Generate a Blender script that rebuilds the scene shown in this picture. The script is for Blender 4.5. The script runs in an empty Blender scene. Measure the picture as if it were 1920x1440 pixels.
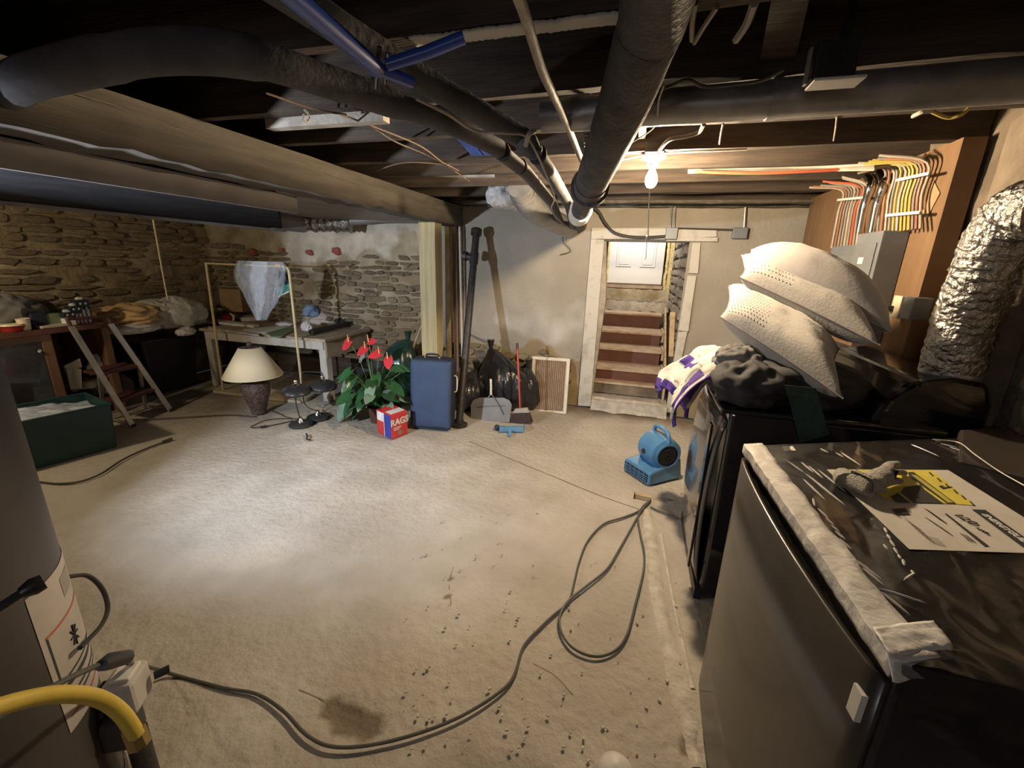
import bpy, math, random
from mathutils import Vector, Matrix, noise
SC = bpy.context.scene
COL = SC.collection
PI = math.pi
# ---------------------------------------------------------------- camera
FOC = 800.0
cam = bpy.data.cameras.new('camera'); camo = bpy.data.objects.new('camera', cam); COL.objects.link(camo)
yaw, pit, rol = [math.radians(a) for a in (-15.9, 15.9, 1.7)]
cy_, sy_, cp_, sp_, cr_, sr_ = math.cos(yaw), math.sin(yaw), math.cos(pit), math.sin(pit), math.cos(rol), math.sin(rol)
FW = Vector((sy_*cp_, cy_*cp_, -sp_)); R0 = Vector((cy_, -sy_, 0)); U0 = R0.cross(FW)
RT = cr_*R0 + sr_*U0; UP = -sr_*R0 + cr_*U0
CAM = Vector((0, 0, 1.6))
M = Matrix((RT, UP, -FW)).transposed().to_4x4(); M.translation = CAM
camo.matrix_world = M
cam.sensor_width = 36.0; cam.lens = FOC/1920*36.0; cam.clip_start = 0.02; cam.clip_end = 60
SC.camera = camo
# ---------------------------------------------------------------- world, lights, exposure
w = bpy.data.worlds.new('world'); SC.world = w; w.use_nodes = True
w.node_tree.nodes['Background'].inputs[0].default_value = (0.55, 0.6, 0.7, 1)
w.node_tree.nodes['Background'].inputs[1].default_value = 0.02
SC.view_settings.view_transform = 'Standard'; SC.view_settings.look = 'None'
SC.view_settings.gamma = 1.0; SC.view_settings.use_curve_mapping = False
SC.view_settings.exposure = 1.0
BULB_STRENGTH = 1700.0
def lamp(name, kind, loc, power, color, size=.1, rot=None, **kw):
    l = bpy.data.lights.new(name, kind); l.energy = power; l.color = color
    if kind == 'AREA': l.shape = 'DISK'; l.size = size
    elif kind in ('POINT', 'SPOT'): l.shadow_soft_size = size
    for k, v in kw.items(): setattr(l, k, v)
    o = bpy.data.objects.new(name, l); COL.objects.link(o); o.location = loc
    if rot: o.rotation_euler = rot
    return o
LED = Vector((-2.70, .33, 1.55)); _d = Vector((-1.6, 4.8, .95))-LED
lamp('led_lamp_side_hall', 'SPOT', LED, 205, (0.80, 0.87, 1.0), .03, rot=_d.to_track_quat('-Z', 'Y').to_euler(), spot_size=math.radians(112), spot_blend=1.0)
lamp('stair_head_light', 'POINT', (-.1, 6.45, 2.35), 24, (1.0, 0.93, 0.84), .08)  # unseen light set to brighten the stairwell and door
lamp('fill_light_behind', 'POINT', (-.35, -1.2, 1.75), 7, (0.96, 0.93, 1.0), .2)  # unseen fill light added behind the camera
lamp('warm_fill_left_bay', 'POINT', (-4.5, 1.0, 1.80), 32, (1.0, 0.80, 0.52), .08)  # warm fill added off frame to lift the left wall and floor

# ---------------------------------------------------------------- pixel (1920x1440 reference) -> world
def ray(x, y): return RT*((x-960)/FOC) - UP*((y-720)/FOC) + FW
def az(x, y, z=0.0): d = ray(x, y); return CAM + d*((z-1.6)/d.z)
def ay(x, y, Y): d = ray(x, y); return CAM + d*(Y/d.y)
def ax(x, y, X): d = ray(x, y); return CAM + d*(X/d.x)

# ---------------------------------------------------------------- materials
def _n(nt, t, **kw):
    n = nt.nodes.new(t)
    for k, v in kw.items(): setattr(n, k, v)
    return n
def mat(name, c1, c2=None, rough=.7, metal=0, scale=8, bump=.0, bscale=60, detail=6, stretch=None, emit=None, alpha=None,
        trans=0, coat=0, attr=None, sheen=0, rand=0, lo=.35, hi=.65, ior=1.5, r2=None):
    m = bpy.data.materials.new(name); m.use_nodes = True; nt = m.node_tree; nd = nt.nodes; lk = nt.links
    b = nd['Principled BSDF']
    b.inputs['Roughness'].default_value = rough; b.inputs['Metallic'].default_value = metal
    b.inputs['Transmission Weight'].default_value = trans; b.inputs['Coat Weight'].default_value = coat
    b.inputs['IOR'].default_value = ior; b.inputs['Sheen Weight'].default_value = sheen
    tc = _n(nt, 'ShaderNodeTexCoord'); mp = _n(nt, 'ShaderNodeMapping'); lk.new(tc.outputs['Object'], mp.inputs[0])
    if stretch: mp.inputs['Scale'].default_value = stretch
    no = _n(nt, 'ShaderNodeTexNoise'); lk.new(mp.outputs[0], no.inputs['Vector'])
    no.inputs['Scale'].default_value = scale; no.inputs['Detail'].default_value = detail
    c2 = c2 or tuple(x*.75 for x in c1)
    rp = _n(nt, 'ShaderNodeValToRGB'); lk.new(no.outputs['Fac'], rp.inputs[0])
    rp.color_ramp.elements[0].position = lo; rp.color_ramp.elements[1].position = hi
    rp.color_ramp.elements[0].color = (*c2, 1); rp.color_ramp.elements[1].color = (*c1, 1)
    out = rp.outputs[0]
    if rand:
        oi = _n(nt, 'ShaderNodeObjectInfo'); mr = _n(nt, 'ShaderNodeMapRange'); lk.new(oi.outputs['Random'], mr.inputs[0])
        mr.inputs[3].default_value = 1-rand; mr.inputs[4].default_value = 1+rand
        hs = _n(nt, 'ShaderNodeHueSaturation'); lk.new(out, hs.inputs['Color']); lk.new(mr.outputs[0], hs.inputs['Value']); out = hs.outputs[0]
    if attr:                      # attr = list of (attribute, colour, noise amount)
        for an, col, amt in attr:
            at_ = _n(nt, 'ShaderNodeAttribute', attribute_name=an)
            n2 = _n(nt, 'ShaderNodeTexNoise'); lk.new(mp.outputs[0], n2.inputs['Vector']); n2.inputs['Scale'].default_value = scale*2.3; n2.inputs['Detail'].default_value = 8
            mm = _n(nt, 'ShaderNodeMath', operation='MULTIPLY_ADD'); lk.new(n2.outputs['Fac'], mm.inputs[0]); mm.inputs[1].default_value = amt*2; 
            sb = _n(nt, 'ShaderNodeMath', operation='SUBTRACT'); lk.new(at_.outputs['Fac'], sb.inputs[0]); sb.inputs[1].default_value = amt
            lk.new(sb.outputs[0], mm.inputs[2])
            cl = _n(nt, 'ShaderNodeMapRange'); lk.new(mm.outputs[0], cl.inputs[0]); cl.inputs[1].default_value = .3; cl.inputs[2].default_value = .7
            mx = _n(nt, 'ShaderNodeMix', data_type='RGBA'); lk.new(cl.outputs[0], mx.inputs[0]); lk.new(out, mx.inputs[6])
            n3 = _n(nt, 'ShaderNodeTexNoise'); lk.new(mp.outputs[0], n3.inputs['Vector']); n3.inputs['Scale'].default_value = scale*1.3
            r3 = _n(nt, 'ShaderNodeValToRGB'); lk.new(n3.outputs['Fac'], r3.inputs[0]); r3.color_ramp.elements[0].position = .35; r3.color_ramp.elements[1].position = .65
            r3.color_ramp.elements[0].color = (*[x*.72 for x in col], 1); r3.color_ramp.elements[1].color = (*col, 1)
            lk.new(r3.outputs[0], mx.inputs[7]); out = mx.outputs[2]
    lk.new(out, b.inputs['Base Color'])
    if r2 is not None:
        rr = _n(nt, 'ShaderNodeMapRange'); lk.new(no.outputs['Fac'], rr.inputs[0]); rr.inputs[1].default_value = .3; rr.inputs[2].default_value = .7
        rr.inputs[3].default_value = rough; rr.inputs[4].default_value = r2; lk.new(rr.outputs[0], b.inputs['Roughness'])
    if bump:
        nb = _n(nt, 'ShaderNodeTexNoise'); lk.new(mp.outputs[0], nb.inputs['Vector']); nb.inputs['Scale'].default_value = bscale; nb.inputs['Detail'].default_value = 8
        bp = _n(nt, 'ShaderNodeBump'); bp.inputs['Strength'].default_value = bump; bp.inputs['Distance'].default_value = .02
        lk.new(nb.outputs['Fac'], bp.inputs['Height']); lk.new(bp.outputs[0], b.inputs['Normal'])
    if alpha is not None: b.inputs['Alpha'].default_value = alpha
    if emit:
        b.inputs['Emission Color'].default_value = (*emit[:3], 1); b.inputs['Emission Strength'].default_value = emit[3]
    return m
def film(name, col, glossy=.35, rough=.12, bscale=30, up=.5, gl=False):
    """thin clear plastic: mostly lets light through, the rest reflects and scatters"""
    m = bpy.data.materials.new(name); m.use_nodes = True; nt = m.node_tree; lk = nt.links; nt.nodes.clear()
    o = _n(nt, 'ShaderNodeOutputMaterial'); tr = _n(nt, 'ShaderNodeBsdfTransparent'); g = _n(nt, 'ShaderNodeBsdfPrincipled')
    if gl: col = (.02, .02, .02)
    g.inputs['Base Color'].default_value = (*col, 1); g.inputs['Roughness'].default_value = rough; g.inputs['Coat Weight'].default_value = .5
    tc = _n(nt, 'ShaderNodeTexCoord'); nb = _n(nt, 'ShaderNodeTexNoise'); lk.new(tc.outputs['Object'], nb.inputs['Vector']); nb.inputs['Scale'].default_value = bscale
    bp = _n(nt, 'ShaderNodeBump'); bp.inputs['Strength'].default_value = .6; bp.inputs['Distance'].default_value = .02; lk.new(nb.outputs['Fac'], bp.inputs['Height']); lk.new(bp.outputs[0], g.inputs['Normal'])
    lw = _n(nt, 'ShaderNodeLayerWeight'); lw.inputs['Blend'].default_value = .35
    mr = _n(nt, 'ShaderNodeMapRange'); lk.new(lw.outputs['Facing'], mr.inputs[0]); mr.inputs[3].default_value = glossy; mr.inputs[4].default_value = min(1, glossy+up)
    mx = _n(nt, 'ShaderNodeMixShader'); lk.new(mr.outputs[0], mx.inputs[0]); lk.new(tr.outputs[0], mx.inputs[1]); lk.new(g.outputs[0], mx.inputs[2]); lk.new(mx.outputs[0], o.inputs[0])
    return m
MORT = (.45, .385, .27)
MT = dict(
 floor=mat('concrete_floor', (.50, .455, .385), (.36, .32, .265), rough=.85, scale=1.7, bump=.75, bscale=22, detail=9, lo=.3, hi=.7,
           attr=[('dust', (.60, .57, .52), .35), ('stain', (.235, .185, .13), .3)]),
 ridge=mat('floor_patch_cement', (.56, .52, .45), (.40, .36, .30), scale=14, bump=.4),
 ridge2=mat('dusty_crack', (.27, .225, .17), (.2, .16, .12)),
 seam=mat('seam_dirt', (.16, .13, .10)),
 plaster=mat('plaster_wall', (.35, .32, .265), (.25, .225, .18), rough=.9, scale=1.6, bump=.35, bscale=25, detail=9, lo=.3, hi=.7,
             attr=[('white', (.52, .50, .46), .35), ('mort', (.31, .235, .135), .3)]),
 rubble=mat('rubble_mortar', MORT, (.27, .21, .125), rough=.95, scale=4, bump=.9, bscale=18, detail=9,
            attr=[('white', (.62, .565, .455), .35), ('mort', (.27, .20, .11), .3)]),
 stone=mat('field_stone', (.42, .335, .21), (.27, .21, .13), rough=.95, scale=7, bump=1.0, bscale=20, rand=.22),
 brick=mat('red_brick', (.45, .13, .09), (.28, .09, .07), rough=.9, scale=12, bump=.5),
 greystone=mat('grey_stone', (.38, .33, .26), (.22, .19, .15), rough=.9, scale=7, bump=.9, bscale=22, rand=.2),
 rightwall=mat('rough_cement_wall', (.25, .20, .145), (.12, .092, .066), rough=.95, scale=4, bump=.9, bscale=20, detail=9, attr=[('white', (.38, .33, .26), .35)]),
 joist=mat('old_joist_wood', (.066, .046, .031), (.03, .021, .015), rough=.85, scale=5, stretch=(.6, 6, 6), bump=.3, bscale=25, rand=.2),
 deck=mat('subfloor_wood', (.05, .036, .026), (.025, .017, .012), rough=.9, scale=5, stretch=(6, .6, 6), rand=.2, bump=.3, bscale=20),
 beam=mat('whitewashed_beam', (.115, .10, .08), (.075, .064, .05), rough=.85, scale=4, stretch=(5, .5, 5), bump=.35, bscale=20),
 post=mat('pressure_treated_wood', (.52, .45, .27), (.38, .32, .17), rough=.8, scale=4, stretch=(7, 7, .5), bump=.2, bscale=25),
 palewood=mat('pale_wood', (.58, .42, .24), (.42, .29, .16), rough=.8, scale=5, stretch=(1, 4, 4), bump=.15, bscale=30),
 plywood=mat('plywood', (.19, .11, .052), (.15, .083, .038), rough=.75, scale=4, stretch=(1, 4, .7), bump=.1, bscale=40),
 whitepaint=mat('chipped_white_paint', (.50, .475, .42), (.34, .31, .255), rough=.7, scale=9, bump=.3, bscale=30, lo=.25, hi=.5),
 riser=mat('brown_painted_board', (.14, .052, .03), (.10, .038, .023), rough=.6, scale=6, bump=.1),
 tread=mat('worn_tread_wood', (.52, .40, .29), (.38, .27, .18), rough=.8, scale=8, bump=.2),
 doorw=mat('white_door_paint', (.80, .79, .80), (.77, .76, .77), rough=.5, scale=3),
 foam=mat('yellow_spray_foam', (.78, .66, .36), (.62, .50, .24), rough=.8, scale=20, bump=.6, bscale=30),
 castiron=mat('cast_iron', (.035, .03, .03), (.02, .018, .018), rough=.5, scale=20, bump=.25, bscale=60),
 bigpipe=mat('dusty_black_pipe', (.075, .07, .068), (.03, .028, .028), rough=.7, scale=12, bump=.5, bscale=60),
 insul=mat('grey_pipe_insulation', (.085, .08, .083), (.05, .048, .05), rough=.75, scale=8, bump=.25, bscale=40),
 galv=mat('galvanised_steel', (.40, .395, .385), (.28, .275, .27), rough=.36, metal=.55, scale=9, bump=.1, bscale=30, r2=.5),
 foil=mat('crinkled_foil', (.55, .54, .51), (.30, .29, .28), rough=.25, metal=1, scale=18, bump=1.0, bscale=45),
 ductblk=mat('black_duct_wrap', (.02, .02, .022), (.013, .013, .015), rough=.95, ior=1.12, scale=5),
 ductgry=mat('grey_duct_steel', (.26, .245, .235), (.20, .185, .175), rough=.55, metal=.3, scale=5),
 conduit=mat('painted_pipe', (.40, .36, .30), (.28, .24, .19), rough=.6, scale=14, bump=.2),
 blue=mat('blue_painted_metal', (.035, .085, .40), (.025, .06, .30), rough=.28, scale=5, coat=.3),
 strap=mat('perforated_strap', (.035, .033, .03), rough=.5, metal=.6),
 wire=mat('white_wire', (.40, .36, .30), (.30, .265, .22), rough=.6),
 wiredark=mat('dark_wire', (.05, .045, .04), rough=.6),
 copper=mat('old_copper_wire', (.16, .11, .07), (.11, .075, .05), rough=.6),
 cred=mat('orange_cable', (.45, .10, .045), (.36, .08, .035), rough=.5), corange=mat('rust_cable', (.30, .14, .075), (.24, .10, .05), rough=.5),
 cyel=mat('yellow_cable', (.46, .35, .09), (.38, .29, .065), rough=.5), cgrey=mat('grey_cable', (.25, .22, .19), (.19, .17, .145), rough=.55),
 panel=mat('grey_panel_paint', (.175, .19, .205), (.145, .155, .17), rough=.45, scale=6, metal=.15),
 porcelain=mat('porcelain', (.78, .75, .70), rough=.3),
 bulb=mat('lit_bulb', (1, .9, .7), rough=.3, emit=(1.0, .77, .50, BULB_STRENGTH)),
 plasticw=mat('white_plastic', (.72, .70, .65), rough=.4), paper=mat('white_paper', (.74, .72, .69), (.66, .64, .60), rough=.8),
 ivory=mat('ivory_plastic', (.75, .68, .50), rough=.4),
 black=mat('black_plastic', (.022, .022, .024), rough=.4), blackmat=mat('black_rubber', (.03, .03, .03), rough=.8),
 washer=mat('black_gloss_enamel', (.012, .012, .016), (.009, .009, .012), rough=.13, coat=.6),
 washgrey=mat('dark_grey_enamel_gloss', (.085, .078, .07), (.065, .06, .055), rough=.22, coat=.6),
 fridgef=mat('graphite_gloss_front', (.05, .042, .036), (.04, .034, .03), rough=.3, coat=.12),
 fridget=mat('black_top_dusty', (.04, .038, .038), (.022, .021, .021), rough=.45, scale=7, bump=.15, bscale=18, r2=.25),
 streak=mat('scuffed_film', (.62, .60, .58), rough=.35),
 foamw=mat('white_foam_wrap', (.74, .72, .70), (.60, .58, .56), rough=.45, scale=14, bump=.4, bscale=25),
 labelw=mat('energy_label', (.60, .57, .53), (.54, .51, .47), rough=.5, scale=6, bump=.25, bscale=12), labelt=mat('tank_label', (.40, .37, .34), (.34, .31, .28), rough=.6), labely=mat('yellow_label', (.72, .62, .10), rough=.5),
 ink=mat('black_ink', (.03, .03, .03), rough=.6),
 glove=mat('grey_knit_glove', (.42, .39, .35), (.32, .30, .27), rough=.95, scale=40, bump=.6, bscale=220),
 pillow=mat('grey_pillow_fabric', (.30, .28, .27), (.27, .25, .24), rough=.95, scale=3, sheen=.2, bump=.08, bscale=90),
 pilloww=mat('cream_pillow_fabric', (.38, .355, .32), (.34, .315, .285), rough=.95, scale=3, sheen=.2, bump=.12, bscale=90),
 piping=mat('dark_piping', (.17, .15, .15), rough=.9),
 jersey=mat('cream_jersey', (.55, .51, .44), (.45, .42, .36), rough=.9, scale=6, sheen=.2), purple=mat('purple_fabric', (.07, .03, .22), (.055, .022, .18), rough=.8),
 blackcloth=mat('black_cloth', (.035, .034, .036), (.022, .022, .023), rough=.85, scale=9), greycloth=mat('grey_cloth', (.17, .165, .16), (.12, .115, .11), rough=.9),
 sky=mat('blue_blower_plastic', (.085, .24, .44), (.065, .19, .36), rough=.4, coat=.2), grill=mat('dark_grille', (.02, .02, .022), rough=.5),
 cord=mat('grey_green_cord', (.10, .10, .085), (.07, .07, .06), rough=.55), cordb=mat('brown_cord', (.07, .05, .035), rough=.6),
 bag=mat('black_bin_bag', (.022, .022, .025), (.016, .016, .018), rough=.25, coat=.4, bump=.6, bscale=14),
 baggreen=mat('dark_green_bag', (.015, .05, .045), (.01, .035, .03), rough=.25, coat=.4, bump=.6, bscale=14),
 suit=mat('blue_fabric', (.042, .072, .145), (.034, .058, .12), rough=.85, scale=5, bump=.1, bscale=200),
 navy=mat('navy_trim', (.014, .02, .045), rough=.7),
 steelmat=mat('matt_tin', (.22, .21, .195), (.17, .16, .15), rough=.5, metal=.15, scale=7),
 bristle=mat('dark_bristles', (.075, .05, .045), (.045, .03, .028), rough=.9, scale=30, stretch=(6, 6, 1), bump=.5, bscale=60),
 redp=mat('red_handle', (.42, .05, .04), rough=.4), pan=mat('blue_dustpan_plastic', (.14, .32, .52), rough=.35),
 pleat=mat('dirty_filter_media', (.36, .28, .18), (.28, .21, .13), rough=.95, scale=12, bump=.1), frame=mat('white_card_frame', (.72, .68, .60), (.62, .57, .48), rough=.8),
 boxred=mat('red_carton', (.60, .045, .045), (.52, .04, .04), rough=.5), boxblue=mat('blue_print', (.035, .06, .36), rough=.5), boxwhite=mat('white_print', (.78, .78, .78), rough=.5),
 leaf=mat('anthurium_leaf', (.03, .10, .035), (.018, .065, .025), rough=.3, scale=9, rand=.3, coat=.2), stem=mat('green_stem', (.12, .20, .07), rough=.5),
 leafpale=mat('pale_underside_leaf', (.20, .30, .22), (.15, .24, .17), rough=.35),
 spathe=mat('red_spathe', (.62, .05, .06), (.52, .035, .045), rough=.22, coat=.5), spadix=mat('yellow_spadix', (.75, .50, .18), rough=.6),
 pot=mat('brown_pot', (.11, .045, .03), rough=.6),
 shade=mat('cream_lampshade', (.80, .68, .46), (.76, .64, .42), rough=.85, scale=2), vase=mat('carved_brown_vase', (.115, .075, .06), (.055, .035, .03), rough=.5, scale=26, bump=.9, bscale=35),
 domeblk=mat('charcoal_metal', (.05, .05, .055), (.04, .04, .044), rough=.33, metal=.4),
 chrome=mat('chrome', (.8, .8, .8), rough=.15, metal=1),
 rack=mat('cream_tube', (.66, .56, .33), (.52, .42, .22), rough=.45), rackwood=mat('rack_base_board', (.58, .50, .38), (.46, .38, .27), rough=.8, scale=6),
 green=mat('dark_green_tote', (.010, .05, .045), (.008, .04, .036), rough=.5), alu=mat('ladder_aluminium', (.62, .58, .55), (.50, .46, .43), rough=.35, metal=.7),
 ladred=mat('dark_red_step', (.10, .035, .032), (.075, .026, .024), rough=.5), counter=mat('red_brown_counter', (.14, .05, .035), (.10, .035, .026), rough=.45),
 oak=mat('stained_oak', (.23, .125, .065), (.165, .085, .045), rough=.55, scale=7, stretch=(1, 1, .3)), glass=mat('smoked_glass', (.05, .045, .05), rough=.15, coat=.4),
 cream=mat('cream_metal', (.56, .52, .42), (.46, .42, .34), rough=.6), cardboard=mat('cardboard', (.36, .24, .13), (.29, .19, .10), rough=.9),
 brownfab=mat('brown_fabric', (.14, .085, .06), (.09, .055, .04), rough=.9), orangepaper=mat('tan_paper', (.58, .38, .16), (.50, .34, .18), rough=.85),
 greenp=mat('green_paper', (.18, .24, .12), rough=.8), teal=mat('teal_cloth', (.05, .30, .26), rough=.8),
 redgloss=mat('red_gloss', (.50, .05, .035), rough=.3), bluehat=mat('pale_blue_cloth', (.30, .44, .66), (.22, .34, .56), rough=.9),
 tank=mat('water_heater_grey', (.055, .048, .047), (.045, .039, .038), rough=.42, scale=3), redline=mat('red_print', (.45, .10, .05), rough=.6),
 gas=mat('yellow_gas_hose', (.62, .47, .07), (.50, .37, .055), rough=.45), valve=mat('valve_grey', (.50, .47, .44), (.42, .40, .37), rough=.45), brass=mat('brass', (.45, .33, .14), rough=.4, metal=.8),
 pale2=mat('worn_tabletop', (.46, .38, .27), (.33, .26, .17), rough=.8, scale=8, bump=.2, bscale=30), oldboard=mat('old_brown_board', (.23, .15, .11), (.15, .10, .075), rough=.85, scale=8, stretch=(6, 6, .5)),
 tarp=mat('bluish_plastic_sheet', (.62, .68, .82), (.45, .50, .62), rough=.2, scale=6, coat=.5, bump=.5, bscale=14),
 film=film('clear_plastic', (.80, .88, 1.0), .10, .1, 22, .45), filmlow=film('thin_clear_film', (.8, .8, .8), .5, .12, 6, .3, True), bagfilm=film('milky_bag', (.85, .83, .78), .55, .3),
)

# ---------------------------------------------------------------- mesh helpers
class MB:
    soft = False
    def __init__(s): s.v = []; s.f = []; s.m = []; s.sm = []; s.cur = 0
    def add(s, vs, fs, smooth=False):
        o = len(s.v); s.v += [Vector(p) for p in vs]
        for f in fs: s.f.append([i+o for i in f]); s.m.append(s.cur); s.sm.append(smooth)
        return s
    def box(s, c, d, rot=None, taper=1.0):
        x, y, z = [k/2 for k in d]
        vs = [Vector((sx*x*(taper if sz > 0 else 1), sy*y*(taper if sz > 0 else 1), sz*z)) for sz in (-1, 1) for sy in (-1, 1) for sx in (-1, 1)]
        if rot is not None:
            R = rot if isinstance(rot, Matrix) else Matrix.Rotation(rot[2], 3, 'Z') @ Matrix.Rotation(rot[1], 3, 'Y') @ Matrix.Rotation(rot[0], 3, 'X')
            vs = [R @ v for v in vs]
        c = Vector(c)
        return s.add([v+c for v in vs], [(0, 2, 3, 1), (4, 5, 7, 6), (0, 1, 5, 4), (2, 6, 7, 3), (0, 4, 6, 2), (1, 3, 7, 5)])
    def hexa(s, bot, top):        # two matching rings of points
        n = len(bot); vs = list(bot)+list(top)
        fs = [tuple(range(n))[::-1], tuple(range(n, 2*n))]+[(i, (i+1) % n, n+(i+1) % n, n+i) for i in range(n)]
        return s.add(vs, fs)
    def slab(s, pts, nrm, t):     # polygon extruded by thickness along nrm
        nrm = Vector(nrm).normalized()*t
        return s.hexa([Vector(p) for p in pts], [Vector(p)+nrm for p in pts])
    def bar(s, a, b, wd, ht, up=(0, 0, 1)):
        a, b = Vector(a), Vector(b); d = (b-a).normalized(); up = Vector(up)
        sd = d.cross(up)
        if sd.length < 1e-4: sd = d.cross(Vector((1, 0, 0)))
        sd.normalize(); u = sd.cross(d).normalized(); sd *= wd/2; u *= ht/2
        q = lambda p: [p-sd-u, p+sd-u, p+sd+u, p-sd+u]
        return s.hexa(q(a), q(b))
    def tube(s, pts, r, n=10, caps=True):
        pts = [Vector(p) for p in pts]; rs = r if isinstance(r, (list, tuple)) else [r]*len(pts)
        up = None; rings = []
        for i, p in enumerate(pts):
            d = (pts[min(i+1, len(pts)-1)]-pts[max(i-1, 0)])
            d = d.normalized() if d.length > 1e-9 else Vector((0, 0, 1))
            if up is None:
                up = Vector((0, 0, 1)) if abs(d.z) < .9 else Vector((1, 0, 0))
            sd = d.cross(up)
            if sd.length < 1e-5: sd = d.cross(Vector((0, 1, 0)))
            sd.normalize(); up = sd.cross(d).normalized()
            rings.append([p+(sd*math.cos(2*PI*k/n)+up*math.sin(2*PI*k/n))*rs[i] for k in range(n)])
        vs = [v for rg in rings for v in rg]; fs = []
        for i in range(len(pts)-1):
            for k in range(n): fs.append((i*n+k, i*n+(k+1) % n, (i+1)*n+(k+1) % n, (i+1)*n+k))
        s.add(vs, fs, True)
        if caps:
            o = len(s.v)-len(vs); s.f.append([o+k for k in range(n)][::-1]); s.m.append(s.cur); s.sm.append(False)
            e = o+(len(pts)-1)*n; s.f.append([e+k for k in range(n)]); s.m.append(s.cur); s.sm.append(False)
        return s
    def lathe(s, c, prof, n=24, axis=None, fn=None):
        c = Vector(c); vs = []; fs = []
        for (r, z) in prof:
            for k in range(n):
                a = 2*PI*k/n; rr = r if fn is None else r*fn(a, z)
                v = Vector((rr*math.cos(a), rr*math.sin(a), z)); vs.append(v)
        if axis is not None:
            q = Vector((0, 0, 1)).rotation_difference(Vector(axis).normalized()); vs = [q @ v for v in vs]
        for i in range(len(prof)-1):
            for k in range(n): fs.append((i*n+k, i*n+(k+1) % n, (i+1)*n+(k+1) % n, (i+1)*n+k))
        s.add([v+c for v in vs], fs, True)
        return s
    def grid(s, fn, nu, nv, smooth=True, closed=False):
        vs = [Vector(fn(i/nu, j/nv)) for j in range(nv+1) for i in range(nu+1)]
        fs = [(j*(nu+1)+i, j*(nu+1)+i+1, (j+1)*(nu+1)+i+1, (j+1)*(nu+1)+i) for j in range(nv) for i in range(nu)]
        return s.add(vs, fs, smooth)
    def build(s, name, m, parent=None, bevel=0, seg=2, solid=0, sub=0, local=False, sharp=40):
        me = bpy.data.meshes.new(name); o = bpy.data.objects.new(name, me); COL.objects.link(o)
        vs = s.v
        if parent is not None:
            o.parent = parent
            if not local:
                bpy_m = world_of(parent).inverted(); vs = [bpy_m @ v for v in vs]
        me.from_pydata([tuple(v) for v in vs], [], s.f); me.update()
        ms = m if isinstance(m, (list, tuple)) else [m]
        for k in ms: me.materials.append(MT[k])
        me.polygons.foreach_set('material_index', s.m); me.polygons.foreach_set('use_smooth', s.sm)
        if s.soft: sharp = 180; sub = 1
        if any(s.sm): me.set_sharp_from_angle(angle=math.radians(sharp))
        if bevel:
            b = o.modifiers.new('bevel', 'BEVEL'); b.width = bevel; b.segments = seg; b.limit_method = 'ANGLE'
        if solid:
            b = o.modifiers.new('solid', 'SOLIDIFY'); b.thickness = solid; b.offset = 0
        if sub:
            b = o.modifiers.new('sub', 'SUBSURF'); b.levels = sub; b.render_levels = sub
        return o
def world_of(o):
    m = Matrix.LocRotScale(o.location, o.rotation_euler, o.scale)
    return m if o.parent is None else world_of(o.parent) @ m
def thing(name, label, cat, loc=(0, 0, 0), rz=0, group=None, rot=None):
    o = bpy.data.objects.new(name, None); COL.objects.link(o); o.empty_display_size = .1
    o.location = loc; o.rotation_euler = rot or (0, 0, rz); return tag(o, label, cat, group)
def tag(o, label, cat, group=None, kind=None):
    o['label'] = label; o['category'] = cat
    if group: o['group'] = group
    if kind: o['kind'] = kind
    return o
def struct(o, label=None, cat='structure'):
    o['kind'] = 'structure'
    if label: o['label'] = label; o['category'] = cat
    return o
def root(name, label, cat, loc=(0, 0, 0)):
    o = bpy.data.objects.new(name, None); COL.objects.link(o); o.location = loc; o.empty_display_size = .1
    return struct(o, label, cat)
def fb(p, s=1.0, oct=4): return noise.fractal(Vector(p)*s, 1.0, 2.0, oct)
def curve(pts, k=6):              # Catmull-Rom through the points
    P = [Vector(p) for p in pts]; P = [2*P[0]-P[1]]+P+[2*P[-1]-P[-2]]; out = []
    for i in range(1, len(P)-2):
        for j in range(k):
            t = j/k; a, b, c, d = P[i-1:i+3]
            out.append(.5*((2*b)+(c-a)*t+(2*a-5*b+4*c-d)*t*t+(3*b-a-3*c+d)*t**3))
    return out+[P[-2]]
def crumple(c, size, seed, amp=.25, freq=3.0, nu=36, nv=22, flat=None, ridge=True):
    """a heap of cloth or bag: a squashed ball with folds"""
    c = Vector(c); sx, sy, sz = [k/2 for k in size]
    def f(u, v):
        a = 2*PI*u; e = PI*(v-.5)*.999
        if u >= 1: a = 0
        d = Vector((math.cos(a)*math.cos(e), math.sin(a)*math.cos(e), math.sin(e)))
        q = d*freq+Vector((seed*3.7, seed*1.3, seed*.7)); n = noise.fractal(q, .9, 2.1, 4)
        r = 1+amp*((1-abs(n)*2.2) if ridge else n)
        p = Vector((d.x*sx*r, d.y*sy*r, d.z*sz*r))
        if p.z < -sz*.8: p.z = -sz*.8
        return c+p
    m_ = MB().grid(f, nu, nv); m_.soft = True; return m_
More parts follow.
